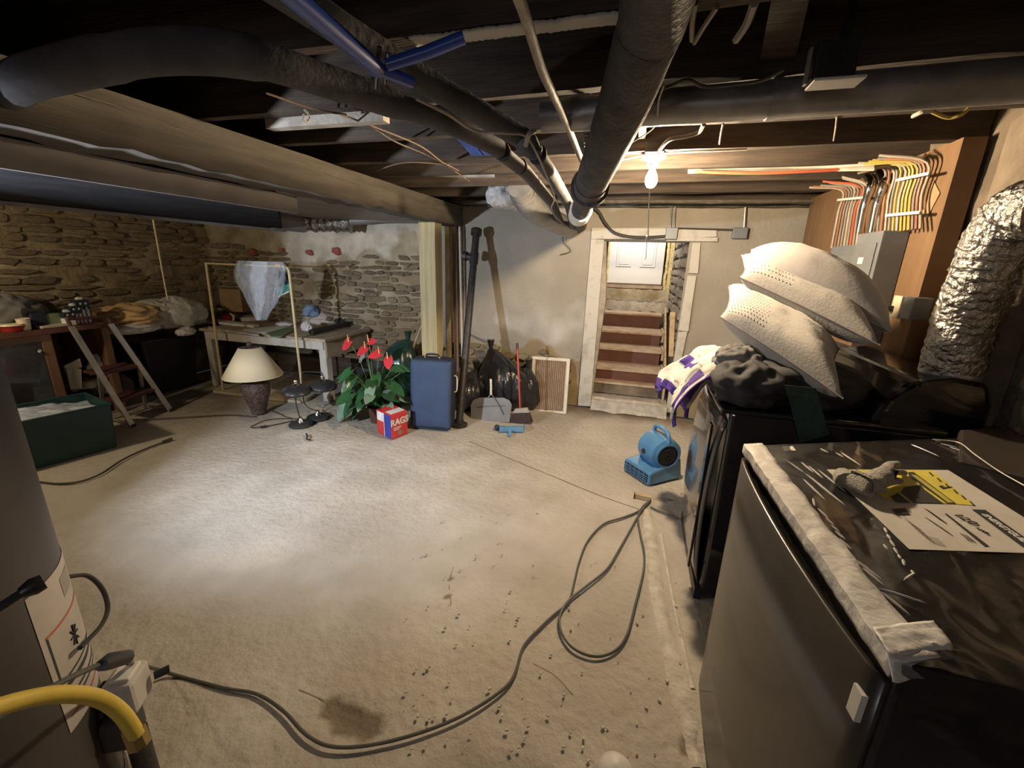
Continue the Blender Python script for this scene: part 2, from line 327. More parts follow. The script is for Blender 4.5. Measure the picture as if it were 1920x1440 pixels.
def text(s, name, m, size, loc, xdir, ydir, parent, bold=0.0, shear=0, ext=.0006):
    cu = bpy.data.curves.new(name, 'FONT'); cu.body = s; cu.size = size; cu.align_x = 'CENTER'; cu.align_y = 'CENTER'; cu.extrude = ext; cu.offset = bold; cu.shear = shear
    t = bpy.data.objects.new('tmp_text', cu); COL.objects.link(t)
    bpy.context.view_layer.update()
    me = bpy.data.meshes.new_from_object(t.evaluated_get(bpy.context.evaluated_depsgraph_get())); bpy.data.objects.remove(t)
    X = Vector(xdir).normalized(); Yd = Vector(ydir); Yd = (Yd-X*Yd.dot(X)).normalized(); Z = X.cross(Yd)
    Mx = Matrix((X, Yd, Z)).transposed().to_4x4(); Mx.translation = Vector(loc)
    me.transform(world_of(parent).inverted() @ Mx); me.name = name
    me.materials.clear(); me.materials.append(MT[m]); o = bpy.data.objects.new(name, me); COL.objects.link(o); o.parent = parent
    return o
RND = random.Random(7)

# ================================================================ THE SETTING
XL, XR, YB, YF, ZT = -5.8, 1.45, 4.8, -2.2, 2.42
def attrset(o, name, fn):
    a = o.data.attributes.new(name, 'FLOAT', 'POINT')
    vals = [0.0]*len(o.data.vertices)
    for i, v in enumerate(o.data.vertices): vals[i] = fn(v.co)
    a.data.foreach_set('value', vals)
def sm(a, b, x): t = max(0, min(1, (x-a)/(b-a))); return t*t*(3-2*t)
# floor
def floor_z(x, y):
    z = .010*fb((x*.9, y*.9, 3), 1, 4)-.008
    for (px, py, r, d) in PITS:
        q = math.hypot(x-px, y-py)/r
        if q < 1: z -= d*(1-q*q)**2
    return min(z, .0)
PITS = []
for (a, b, r, d) in ((650, 1340, .09, .02), (690, 1355, .08, .02), (625, 1320, .07, .015), (840, 1110, .03, .012), (845, 1085, .03, .01), (1290, 1395, .05, .015)):
    p = az(a, b); PITS.append((p.x, p.y, r, d))
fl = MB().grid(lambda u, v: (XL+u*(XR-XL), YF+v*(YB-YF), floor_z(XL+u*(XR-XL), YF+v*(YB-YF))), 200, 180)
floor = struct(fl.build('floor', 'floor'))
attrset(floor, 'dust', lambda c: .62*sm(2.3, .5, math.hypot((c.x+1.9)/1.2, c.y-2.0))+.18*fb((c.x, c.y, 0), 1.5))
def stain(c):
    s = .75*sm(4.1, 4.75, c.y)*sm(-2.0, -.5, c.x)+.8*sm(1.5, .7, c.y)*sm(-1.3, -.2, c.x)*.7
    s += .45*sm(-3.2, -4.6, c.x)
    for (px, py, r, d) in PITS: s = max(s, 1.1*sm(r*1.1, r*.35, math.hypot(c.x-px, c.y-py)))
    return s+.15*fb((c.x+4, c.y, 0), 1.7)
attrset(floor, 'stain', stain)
def strip(pts, wd, h, name, m, seed=0):
    pts = curve([(*p[:2], 0) for p in pts], 8); b = MB(); n = len(pts)
    def f(u, v):
        i = min(int(u*(n-1)+.5), n-1); p = pts[i]; d = (pts[min(i+1, n-1)]-pts[max(i-1, 0)]).normalized(); s_ = Vector((-d.y, d.x, 0))
        wv = wd*(1+.5*fb((p.x*3, p.y*3, seed), 1)); t = (v-.5)*2
        return p+s_*(wv*t/2)+Vector((0, 0, floor_z(p.x, p.y)+h*(1-t*t)-.0015))
    b.grid(f, n-1, 4); return b.build(name, m, floor)
strip([az(880, 826), az(980, 868), az(1100, 918), az(1215, 960)], .016, .004, 'floor_seam', 'seam')
strip([az(1213, 955), az(1228, 1080), az(1252, 1200), az(1285, 1330), az(1310, 1440)], .075, .013, 'cement_ridge', 'ridge', 2)
strip([az(1240, 1000), az(1262, 1120), az(1300, 1290)], .02, .007, 'cement_ridge', 'ridge', 3)
for k, pts in enumerate([[(850, 1060), (842, 1090), (846, 1130)], [(560, 1290), (610, 1310), (640, 1325)], [(1000, 1240), (1040, 1262), (1075, 1300)]]):
    strip([az(*p) for p in pts], .009, .0028, 'floor_crack', 'ridge2', k)
b = MB()
for k in range(150):
    p = az(RND.uniform(760, 1290), RND.uniform(900, 1430)); r = RND.uniform(.002, .0065)
    b.box((p.x, p.y, r*.4), (r*2, r*1.4, r), (0, 0, RND.uniform(0, 3)))
o = b.build('floor_debris', 'ridge', floor); o['kind'] = 'stuff'

# ceiling : subfloor planks and joists are parts of it
ceil = struct(MB().box(((XL+XR)/2, (YF+YB)/2, ZT+.05), (XR-XL, YB-YF, .04)).build('ceiling', 'deck'))
x = XL
while x < XR-.01:
    wd = min(RND.uniform(.13, .17), XR-x)
    MB().box((x+wd/2, (YF+YB)/2, ZT+.012+RND.uniform(-.003, .003)), (wd-.006, YB-YF, .026)).build('plank', 'deck', ceil)
    x += wd
JZ = 2.2
def rough_bar(a, bb, wd, ht, seed, amp=.006, n=26):
    a, bb = Vector(a), Vector(bb); d = (bb-a).normalized(); s_ = d.cross(Vector((0, 0, 1))).normalized(); B = MB(); vs = []; fs = []
    for i in range(n+1):
        p = a.lerp(bb, i/n)
        for k, (q, r) in enumerate(((-.5, -.5), (.5, -.5), (.5, .5), (-.5, .5))):
            e = amp*fb((i*.7, k*5, seed), 1)+amp*.8*fb((i*2.7, k*5+1, seed), 1)
            vs.append(p+s_*(q*wd+e)+Vector((0, 0, r*ht+(e*1.3 if r < 0 else 0))))
    for i in range(n):
        for k in range(4): fs.append((i*4+k, (i+1)*4+k, (i+1)*4+(k+1) % 4, i*4+(k+1) % 4))
    fs += [(0, 1, 2, 3), tuple(n*4+k for k in (3, 2, 1, 0))]
    return B.add(vs, fs)
JY = [-1.4, -.95, -.5, -.05, .4, .85, 1.29, 1.76, 2.22, 2.70, 3.15, 3.62, 4.12, 4.57]
for i, y in enumerate(JY):
    rough_bar((XL+.02, y, (JZ+ZT)/2), (XR-.01, y, (JZ+ZT)/2), .05, ZT-JZ, i).build('joist', 'joist', ceil)
# rim board painted pale over the back wall and blocking
MB().box((-.3, 4.72, 2.30), (3.3, .03, .18)).build('rim_board', 'joist', ceil)
rough_bar((-2.0, 4.735, 2.19), (1.4, 4.735, 2.17), .07, .03, 41).build('sill_board', 'beam', ceil)
rough_bar((-1.85, 4.45, 2.185), (1.4, 4.45, 2.165), .09, .025, 42).build('furring_strip', 'beam', ceil)
MB().box((-.07, 2.46, 2.33), (.035, .42, .14)).build('bridging_block', 'palewood', ceil, bevel=.003)
# old whitewash clinging to the underside of the nearest joist
b = MB()
p0, p1 = az(770, 76, 2.193), az(1165, 30, 2.193)
def ww(u, v): p = p0.lerp(p1, u); return (p.x, 1.29+(v-.5)*(.052+.012*fb((u*9, v, 0), 1)), JZ-.006-.005*abs(fb((u*30, v*3, 1), 1)))
b.grid(ww, 60, 3).build('whitewash_crust', 'whitepaint', ceil, solid=.006)
# big beam
beam = struct(rough_bar((-2.1, YF+.4, 2.08), (-2.1, YB-.01, 2.08), .2, .205, 90, .01, 60).build('trim_1', 'beam'), 'long whitewashed timber beam carrying the joists on the left', 'beam')
b = MB(); bp = curve([(-1.997, .9, 2.15), (-1.995, 1.5, 2.12), (-1.995, 2.2, 2.125), (-1.995, 2.9, 2.10)], 8)
b.tube([p+Vector((0, 0, .012*fb(p*5, 1))) for p in bp], .0035, 5).build('beam_crack', 'seam', beam)
# post
post = MB().box((-2.18, 4.33, .985), (.19, .17, 1.985)).build('post', 'post', bevel=.008)
tag(post, 'square yellowish treated timber post standing under the end of the beam', 'post')
# ------ walls as displaced grids with an opening
def wall(name, m, org, du, dv, nrm, us, vs_, hole=None, amp=.02, freq=2.2, seed=0, attrs=()):
    org, du, dv, nrm = map(Vector, (org, du, dv, nrm)); idx = {}; V = []; F = []; UV = []
    for j, v in enumerate(vs_):
        for i, u in enumerate(us):
            p = org+du*u+dv*v; e = amp*fb(p, freq, 5) if not callable(amp) else amp(u, v, p)
            idx[i, j] = len(V); V.append(p+nrm*e); UV.append((u, v))
    for j in range(len(vs_)-1):
        for i in range(len(us)-1):
            uc, vc = (us[i]+us[i+1])/2, (vs_[j]+vs_[j+1])/2
            if hole and hole[0] < uc < hole[1] and hole[2] < vc < hole[3]: continue
            F.append((idx[i, j], idx[i+1, j], idx[i+1, j+1], idx[i, j+1]))
    o = struct(MB().add(V, F, True).build(name, m, sharp=180))
    for an, fn in attrs:
        a = o.data.attributes.new(an, 'FLOAT', 'POINT'); a.data.foreach_set('value', [fn(*uv) for uv in UV])
    return o
def lin(a, b, st, extra=()):
    n = max(1, round((b-a)/st)); return sorted(set([a+(b-a)*i/n for i in range(n+1)])|set(extra))
OX0, OX1, OZ1 = -.42, .43, 1.85
def whitefac(x, z):               # whitewashed plaster patch left of the post
    t = sm(-4.9, -4.2, x)*sm(-.10, .25, (z-1.42)+.5*fb((x*1.6, z*1.6, 0), 1)+(x+3.9)*-.14)
    return max(t, .9*sm(-2.5, -2.2, x)*sm(.9, 1.2, z))
def mortfac(x, z): return .6*sm(1.25, .5, z+.5*fb((x, z, 7), 1.2)) + .25*sm(-4.3, -5.4, x)
# back wall, plaster side (right of the post)
def amp_p(u, v, p):
    x = u; s_ = sm(.75, .45, v+.12*fb((x*2, v, 2), 1))*(1-sm(-1.3, -.7, x)*.0)
    return .012*fb(p, 1.3, 4)+s_*(-.02+.03*fb(p, 6, 4))
def mort_p(x, z): return 1.1*sm(.72, .56, z+.18*fb((x*2, z*2, 2), 1)+.12*sm(-1.2, -.4, x)+.0)
wb = wall('wall_back', 'plaster', (0, YB, 0), (1, 0, 0), (0, 0, 1), (0, -1, 0), lin(-2.36, XR, .045, (OX0, OX1)), lin(0, 2.45, .045, (OZ1,)), (OX0, OX1, 0, OZ1), amp=amp_p,
          attrs=[('mort', mort_p), ('white', lambda x, z: .55*sm(.35, .0, abs(z-.95+.25*fb((x*2, z*2, 4), 1)))*sm(-1.9, -1.5, x)*sm(.0, -.5, x)+.25*fb((x*2, z*2, 9), 1))])
# crack in the plaster with lime around it
b = MB(); cp = [ay(a, c, 4.775) for a, c in ((935, 665), (950, 668), (975, 672), (1000, 668), (925, 648), (905, 640), (885, 628))]
b.tube(curve([ay(a, c, 4.782) for a, c in ((880, 626), (900, 636), (925, 645), (935, 662), (965, 668), (1010, 671), (1040, 673))], 5), .006, 5).build('plaster_crack', 'seam', wb)
# rubble wall left of the post
def amp_r(u, v, p):
    wv = whitefac(u, v); return (.035*fb(p, 3.2, 5)+.012*fb((p.x*4, p.y, p.z*14), 1, 3))*(1-.75*wv)+.02*wv
wr = wall('wall_back_left', 'rubble', (0, YB, 0), (1, 0, 0), (0, 0, 1), (0, -1, 0), lin(XL-.05, -2.34, .03), lin(0, 2.45, .03), amp=amp_r, attrs=[('white', whitefac), ('mort', mortfac)])
def amp_l(u, v, p): return .035*fb(p, 3.0, 5)+.014*fb((p.x, p.y*4, p.z*13), 1, 3)
wl = wall('wall_left', 'rubble', (XL, 0, 0), (0, 1, 0), (0, 0, 1), (1, 0, 0), lin(YF, YB+.03, .035), lin(0, 2.45, .035), amp=amp_l,
          attrs=[('white', lambda y, z: .12*fb((y, z, 0), 2)), ('mort', lambda y, z: .5+.3*fb((y, z, 3), 1.2))])
wrt = wall('wall_right', 'rightwall', (XR, 0, 0), (0, 1, 0), (0, 0, 1), (-1, 0, 0), lin(YF, YB+.03, .04), lin(0, 2.45, .04), amp=.025, freq=4,
           attrs=[('white', lambda y, z: .9*sm(1.2, .9, z)*sm(1.9, 2.3, y)+.1*sm(2.15, 2.3, y)*sm(2.62, 2.5, y)+.2*fb((y, z, 0), 3))])
wall('wall_front', 'rightwall', (0, YF, 0), (1, 0, 0), (0, 0, 1), (0, 1, 0), lin(XL, XR, .2), lin(0, 2.45, .2), amp=.01)
# light blocker added out of frame beside the side-hall lamp (its end gives the light its straight edge on the floor)
struct(MB().box((-3.30, .69, .90), (.88, .04, 1.80)).build('light_blocker', 'plaster'))
# rough pilaster at the right wall, near side of the plywood
b = rough_bar((1.40, 2.12, 1.08), (1.40, 2.13, 1.08), .1, .1, 1)
def pil(u, v):
    ang = u*PI; z = v*2.2; r = .11+.012*fb((u*3, z*4, 1), 1.5)
    return (XR-.0-math.sin(ang)**.6*r, 2.30-math.cos(ang)*.17, z)
pl = MB().grid(pl_fn := pil, 14, 60).build('pilaster', 'rightwall', wrt)
# ------ individually built stones
def stone_mesh(seed, m, name='stone'):
    B = MB(); rr = random.Random(seed); nu, nv = 10, 5
    def f(u, v):
        a = 2*PI*(u % 1); e = PI*(v-.5)
        c, s_ = math.cos(a), math.sin(a); sq = (abs(c)**4+abs(s_)**4)**(-.25)
        r = abs(math.cos(e))**.32*sq*(1+.34*fb((c*1.5+seed, s_*1.5, v), 1))
        return (c*r*.5, math.sin(e)*.5*(1+.25*fb((c*abs(math.cos(e)), s_*abs(math.cos(e)), seed), 2)), s_*r*.5)
    B.grid(f, nu, nv); o = B.build(name, m); me = o.data; bpy.data.objects.remove(o); return me
SM = [stone_mesh(k*1.7, 'stone') for k in range(7)]; BR = stone_mesh(50, 'brick', 'brick'); GS = [stone_mesh(90+k, 'greystone') for k in range(5)]
def put(me, name, parent, loc, rz, size, tilt=0):
    o = bpy.data.objects.new(name, me); COL.objects.link(o); o.parent = parent
    o.location = loc; o.rotation_euler = (0, tilt, rz) if abs(rz) < 1e-6 else (tilt, 0, rz); o.scale = size; return o
def courses(parent, place, u0, u1, z0, z1, keep, seed, hmin=.045, hmax=.085, lmin=.10, lmax=.34, depth=.058, lim=300, skip=.3):
    r = random.Random(seed); z = z0; n = 0; cand = []
    while z < z1:
        h = r.uniform(hmin, hmax); u = u0-r.uniform(0, .2)
        while u < u1:
            L = r.uniform(lmin, lmax)
            uc = u+L/2; zc = z+h/2+r.uniform(-.01, .01)
            if u0 < uc < u1 and keep(uc, zc) and r.random() > skip:
                cand.append((uc, zc, L*.96, h*.9, r.uniform(.45, 1.0)*depth, r.uniform(-.1, .1), r.choice(range(7))))
            u += L+.015
        z += h+.014
    for c in cand[:lim]: place(parent, *c)
def on_back(parent, u, z, L, h, d, t, k): put(SM[k], 'stone', parent, (u, YB-.012, z), 0, (L, d, h), t)
def on_left(parent, u, z, L, h, d, t, k): put(SM[k], 'stone', parent, (XL+.012, u, z), PI/2, (L, d, h), t)
courses(wr, on_back, XL, -2.36, .02, 2.05, lambda x, z: whitefac(x, z) < .5, 3, lim=295, skip=.12, hmin=.04, hmax=.09, lmin=.08)
courses(wl, on_left, .9, YB, .3, 1.95, lambda y, z: True, 5, hmin=.045, hmax=.10, lmin=.12, lmax=.40, lim=295, skip=.12)
courses(wb, on_back, -2.3, -.7, .02, .62, lambda x, z: mort_p(x, z) > .5, 9, hmin=.05, hmax=.09, lmin=.1, lmax=.24, lim=60, skip=.15, depth=.075)
for (px, py, L, h) in ((474, 472, .14, .10), (530, 468, .08, .05), (582, 473, .12, .075), (632, 470, .13, .10)):
    p = ay(px, py, YB-.02); put(BR, 'brick', wr, (p.x, YB-.03, p.z), 0, (L, .07, h), .15)
for (px, py, L, h) in ((650, 495, .2, .05), (655, 512, .16, .045), (725, 503, .09, .04), (755, 514, .08, .05), (725, 541, .26, .07), (700, 552, .2, .05), (770, 543, .14, .05), (664, 560, .12, .07), (640, 520, .15, .04)):
    p = ay(px, py, YB-.02); put(SM[int(px) % 7], 'stone', wr, (p.x, YB-.025, p.z), 0, (L, .08, h), .05)
# right wall: stones under the plywood, block bits on the column
def on_right(parent, u, z, L, h, d, t, k): put(SM[k], 'stone', parent, (XR-.012, u, z), -PI/2, (L, d, h), t)
courses(wrt, on_right, .7, 4.7, .8, 2.1, lambda y, z: z < 1.1 or y < 2.05, 15, hmin=.08, hmax=.14, lmin=.2, lmax=.4, lim=80, skip=.35)

# ================================================================ STAIRWELL
SXL, SXR, SYE = -.56, .46, 7.3
wsr = wall('wall_stair_right', 'rubble', (SXR+.02, 0, 0), (0, 1, 0), (0, 0, 1), (-1, 0, 0), lin(YB, SYE, .05), lin(0, 3.0, .05), amp=.03, freq=5,
           attrs=[('white', lambda y, z: .2), ('mort', lambda y, z: .2)])
def on_sr(parent, u, z, L, h, d, t, k): put(GS[k % 5], 'stone', parent, (SXR+.0, u, z), -PI/2, (L, d, h), t)
courses(wsr, on_sr, YB+.24, 6.9, .5, 2.3, lambda y, z: z > .3*(y-4.8)+.55, 25, hmin=.07, hmax=.13, lmin=.16, lmax=.36, lim=150, skip=.05, depth=.11)
wall('wall_stair_left', 'plaster', (SXL, 0, 0), (0, 1, 0), (0, 0, 1), (1, 0, 0), lin(YB, SYE, .1), lin(0, 3.0, .1), amp=.006, attrs=[('white', lambda y, z: 0), ('mort', lambda y, z: 0)])
wse = struct(MB().box((-.05, SYE+.12, 1.5), (1.2, .06, 3.0)).build('wall_stair_end', 'plaster'))
struct(MB().box((-.05, 6.05, 3.0), (1.2, 2.6, .05)).build('ceiling_stair', 'plaster'))
struct(MB().box((-.05, YB+.09, 2.43), (1.0, .16, 1.15)).build('wall_over_stair', 'plaster'))
# steps
st = thing('staircase', 'steep wooden stairs with brown risers and worn treads inside the doorway', 'stairs', (-.05, 4.85, 0))
zs = [.13, .28, .42, .593, .757, .953]; ys = [4.72, 5.00, 5.09, 5.466, 5.858, 6.33]
yb = [5.06, 5.12, 5.47, 5.86, 6.335, 6.66]
def slabw(x0, x1, y0, y1, z0, z1): return MB().box(((x0+x1)/2, (y0+y1)/2, (z0+z1)/2), (x1-x0, y1-y0, z1-z0))
SR = .345
b = MB().grid(lambda u, v: (-.40+u*.83, 4.70+.36*min(v*1.6, 1)+.02*fb((u*4, v, 0), 1), (.0 if v == 0 else .125)+.012*fb((u*5, v*4, 1), 1.5)-.02*(u > .9)), 24, 5)
b.box((0.015, 4.9, .05), (.82, .34, .12)); b.build('concrete_step', 'ridge', st)
b = MB().box((-.05, 5.01, .2), (.76, .05, .12)); b.build('rough_riser', 'rightwall', st)
slabw(SXL+.02, SR-.06, 4.97, 5.13, .255, .28).build('tread', 'tread', st, bevel=.004)
for k in range(2, 6):
    slabw(SXL+.02, SR, ys[k], yb[k]+.03, zs[k]-.028, zs[k]).build('tread', 'tread', st, bevel=.005)
    slabw(SXL+.02, SR-.02, ys[k]+.02, ys[k]+.04, (zs[k-1] if k > 2 else .28), zs[k]-.029).build('riser', 'riser', st)
for k in range(2, 5):
    slabw(SR, SR+.03, ys[k]+.05, yb[k], zs[k]-.12, zs[k]+.02).build('stringer_block', 'tread', st, bevel=.004)
MB().hexa([Vector((SR+.032, 5.0, .1)), Vector((SR+.055, 5.0, .1)), Vector((SR+.055, 6.6, .8)), Vector((SR+.032, 6.6, .8))],
          [Vector((SR+.032, 5.0, .36)), Vector((SR+.055, 5.0, .36)), Vector((SR+.055, 6.6, 1.04)), Vector((SR+.032, 6.6, 1.04))]).build('stringer', 'palewood', st)
MB().bar(ay(1261, 585, 4.95), ay(1258, 668, 4.95), .05, .02, (0, 1, 0)).build('side_cleat', 'palewood', st)
# stone landing above the top step
ld = thing('stone_landing', 'rough stone ledge between the top stair tread and the white door', 'ledge', (-.1, 6.9, .95))
b = MB().grid(lambda u, v: (SXL+.02+u*.98, 6.66+.32*v+.03*fb((u*5, v*3, 0), 1), .95+.13*sm(0, .3, v)+.03*fb((u*6, v*4, 1), 1.2)), 30, 10); b.build('rough_ledge', 'greystone', ld)
for k in range(5): put(GS[k], 'stone', ld, (-.32+k*.19, -.02+.06*(k % 2), .11), 0, (.2, .18, .10))
b = MB().grid(lambda u, v: (SXL+.02+u*.98, 6.98+.10*v+.02*fb((u*5, v*3, 4), 1), 1.06+.19*sm(0, .5, v)+.02*fb((u*6, v*4, 5), 1.2)), 30, 8); b.build('mortar_bed', 'rubble', ld)
# door
DX0, DX1, DY = -.535, .315, 7.2
dr = root('door_1', 'white panelled door at the head of the stairs', 'door', ((DX0+DX1)/2, DY, 1.31))
slabw(DX0, DX1, DY, DY+.04, 1.335, 2.95).build('door_leaf', 'doorw', dr)
for cx in (DX0+.255, DX1-.235):
    for (z0, z1) in ((1.60, 2.25), (2.4, 2.9)):
        b = MB(); wv = .10
        for (xa, xb_, za, zb_) in ((cx-wv-.012, cx+wv+.012, z0-.012, z0+.004), (cx-wv-.012, cx+wv+.012, z1-.004, z1+.012), (cx-wv-.012, cx-wv+.004, z0, z1), (cx+wv-.004, cx+wv+.012, z0, z1)):
            b.box(((xa+xb_)/2, DY-.006, (za+zb_)/2), (xb_-xa, .014, zb_-za))
        b.box((cx, DY-.004, (z0+z1)/2), (2*wv-.04, .012, z1-z0-.04))
        b.build('door_panel', 'doorw', dr, bevel=.003)
slabw(DX0-.02, DX1+.02, DY-.05, DY+.04, 1.262, 1.31).build('door_sill', 'tread', dr)
slabw(DX0, DX1, DY-.012, DY+.02, 1.312, 1.335).build('door_sweep', 'seam', dr)
for s_, x0 in ((-1, DX0+.01), (1, DX1+.05)):
    b = MB(); pts = [(x0+.018*fb((z*3, s_, 0), 2), DY-.02+.01*fb((z*5, s_, 3), 2), z) for z in [1.12+.045*i for i in range(40)]]
    b.tube(pts, [.018+.012*abs(fb((p[2]*9, s_, 5), 1)) for p in pts], 7).build('spray_foam', 'foam', dr)
slabw(DX1+.075, DX1+.13, DY-.06, DY+.05, 1.05, 2.95).build('door_casing', 'foam', dr)
slabw(DX0-.06, DX0-.03, DY-.06, DY+.05, 1.05, 2.95).build('door_casing', 'foam', dr)
# door frame boards round the opening
tr = root('trim_2', 'chipped white boards framing the stair opening', 'door frame', (0, YB, 0))
def board(pts, name='board', y=YB-.035, t=.045): return MB().slab([ay(px, py, y) for px, py in pts], (0, 1, 0), t).build(name, 'whitepaint', tr, bevel=.004)
board([(1108, 448), (1133, 449), (1107, 762), (1083, 761)])
board([(1109, 427), (1249, 428), (1249, 449), (1108, 448)])
board([(1249, 428), (1344, 430), (1344, 444), (1249, 449)], y=YB-.03)
board([(1249, 446), (1346, 445), (1346, 453), (1249, 452)], y=YB-.045)
board([(1298, 455), (1314, 455), (1309, 513), (1291, 512)])
board([(1289, 517), (1306, 517), (1296, 585), (1291, 622), (1272, 620), (1280, 570)])
board([(1272, 622), (1289, 622), (1277, 680), (1268, 730), (1262, 772), (1250, 774), (1249, 768)])
MB().slab([ay(px, py, YB-.02) for px, py in ((1131, 450), (1137, 451), (1136, 560), (1108, 758), (1105, 758))], (0, 1, 0), .09).build('door_stop', 'greystone', tr)
b = MB().box((.0, YB+.02, OZ1-.0), (.86, .09, .02)); b.build('header_angle', 'castiron', tr)
# ================================================================ CEILING SERVICES
big = thing('soil_pipe', 'thick dusty black waste pipe running from overhead to the back wall', 'pipe', (-.2, 2, 2))
bigp = [(.03, .15, 2.10), az(1236, -20, 2.115), az(1205, 90, 2.09), az(1160, 220, 2.03), az(1110, 340, 1.965)]
b = MB().tube(curve(bigp, 6), .074, 20); b.build('pipe_run', 'bigpipe', big)
e = az(1110, 340, 1.965); q = az(1090, 392, 1.93); dd = (q-e).normalized()
MB().tube([e-dd*.02, e+dd*.10, e+dd*.10, e+dd*.16], [.078, .078, .092, .092], 20).build('pipe_collar', 'bigpipe', big)
MB().tube([e+dd*.16, q+dd*.1], .06, 18).build('pipe_neck', 'bigpipe', big)
MB().tube([q+dd*.02, q+dd*.24], .072, 18).build('white_sleeve', 'plasticw', big)['label'] = 'white sleeve'
MB().tube([q+dd*.2, (-.66, 4.78, 1.99)], .06, 14).build('pipe_run', 'bigpipe', big)
# two insulated pipes
ip = thing('insulated_pipe', 'grey foam-covered pipe bending at an elbow, nearer the black waste pipe', 'pipe', (-.5, 2, 2.05), group='foam-covered pipes')
P1 = [az(470, -60, 2.17), az(640, 55, 2.16), az(760, 130, 2.14), az(870, 195, 2.10), az(960, 247, 2.07), az(985, 262, 2.06)]
MB().tube(P1, .040, 14).build('pipe_run', 'insul', ip)
MB().tube([P1[-1]-(P1[-1]-P1[-2])*.3, az(992, 272, 2.03), az(1000, 285, 2.01)], [.041, .04, .033], 14).build('elbow', 'insul', ip)
P1b = [az(1000, 280, 2.03), az(1035, 330, 2.02), az(1068, 385, 1.99), (-.74, 4.78, 1.97)]
MB().tube(P1b, .034, 14).build('pipe_run', 'insul', ip)
for t in ((1008, 290), (1045, 346)):
    p = az(*t, 2.02); d = (P1b[1]-P1b[0]).normalized(); MB().tube([p-d*.008, p+d*.008], .038, 14).build('joint_tape', 'blackmat', ip)
ip2 = thing('insulated_pipe', 'black foam-covered pipe sweeping to the far left along the ceiling', 'pipe', (-.8, 2, 2.05), group='foam-covered pipes')
P2 = [(-1.75, .45, 2.08), az(-60, 175, 2.08), az(60, 145, 2.08), az(200, 112, 2.08), az(330, 96, 2.08), az(470, 108, 2.08), az(600, 148, 2.09), az(740, 195, 2.09), az(850, 235, 2.07), az(935, 278, 2.05)]
MB().tube(curve(P2, 5), [.055]*16+[.05]*10+[.044]*10+[.036]*10, 14).build('pipe_run', 'insul', ip2)
P2b = [az(925, 274, 2.05), az(985, 322, 2.04), az(1035, 380, 2.01), (-.86, 4.78, 1.99)]
MB().tube(P2b, .032, 14).build('pipe_run', 'insul', ip2)
for t in ((942, 285), (975, 312), (1022, 362)):
    p = az(*t, 2.045); d = (P2b[1]-P2b[0]).normalized(); MB().tube([p-d*.007, p+d*.007], .036, 14).build('joint_tape', 'blackmat', ip2)
def wirething(name, label, cat, pts, r, m, k=6, group=None, n=6):
    return tag(MB().tube(curve(pts, k), r, n).build(name, m), label, cat, group)
wirething('cable', 'thin white cable draped over the two foam-covered pipes', 'cable', [az(780, 185, 2.03), az(840, 215, 2.02), az(890, 245, 2.01), az(950, 250, 2.0), az(985, 255, 2.0), az(1005, 285, 1.97), az(1025, 330, 1.96), az(1040, 370, 1.95), az(1035, 395, 1.95), az(1055, 420, 1.95)], .004, 'wire')
wirething('cable', 'short thick white cable stub at the pipe elbow', 'cable', [az(1002, 246, 2.02), az(992, 252, 2.0), az(986, 272, 1.985)], .009, 'wire')
wirething('cable', 'dark cable curling between the pipe ends by the wall', 'cable', [ay(1000, 372, 4.2), ay(1015, 398, 4.3), ay(1050, 420, 4.5), ay(1062, 430, 4.7), ay(1055, 450, 4.74), ay(1070, 470, 4.76), ay(1050, 478, 4.76)], .004, 'wiredark')
# conduit going up at a slant, strap
wirething('conduit', 'slim beige pipe slanting from the ceiling edge to the black waste pipe', 'pipe', [az(965, -25, 2.10), az(985, 30, 2.10), az(1003, 90, 2.10), az(1022, 145, 2.09), az(1062, 230, 2.09), az(1090, 300, 2.07)], .0125, 'conduit', 3, n=10)
sp = thing('hanger_strap', 'black perforated metal strap hanging down beside the conduit', 'strap', az(1100, 210, 2.1))
a, c = ay(1103, 165, 1.78), ay(1099, 275, 2.1)
for s_ in (-1, 1): MB().bar(a+Vector((s_*.009, 0, 0)), c+Vector((s_*.009, 0, 0)), .005, .002, (0, 1, 0)).build('strap_edge', 'strap', sp)
for k in range(14): MB().bar(a.lerp(c, (k+.5)/14)+Vector((-.011, 0, 0)), a.lerp(c, (k+.5)/14)+Vector((.011, 0, 0)), .008, .002, (0, 1, 0)).build('strap_rung', 'strap', sp)
# horizontal galvanised duct between joists
gd = thing('round_duct', 'long galvanised round duct crossing below the joists to the right', 'duct', (.3, 1.97, 2.2))
ga, gb_ = Vector((-.42, 1.79, 2.135)), Vector((1.42, 1.72, 2.135))
gm = ga.lerp(gb_, .42)
MB().tube([ga, gm], .056, 22).build('duct_section', 'galv', gd); MB().tube([gm, gb_], .058, 22).build('duct_section', 'galv', gd)
MB().tube([gm-Vector((.012, 0, 0)), gm+Vector((.012, 0, 0))], .061, 22).build('duct_seam', 'galv', gd)
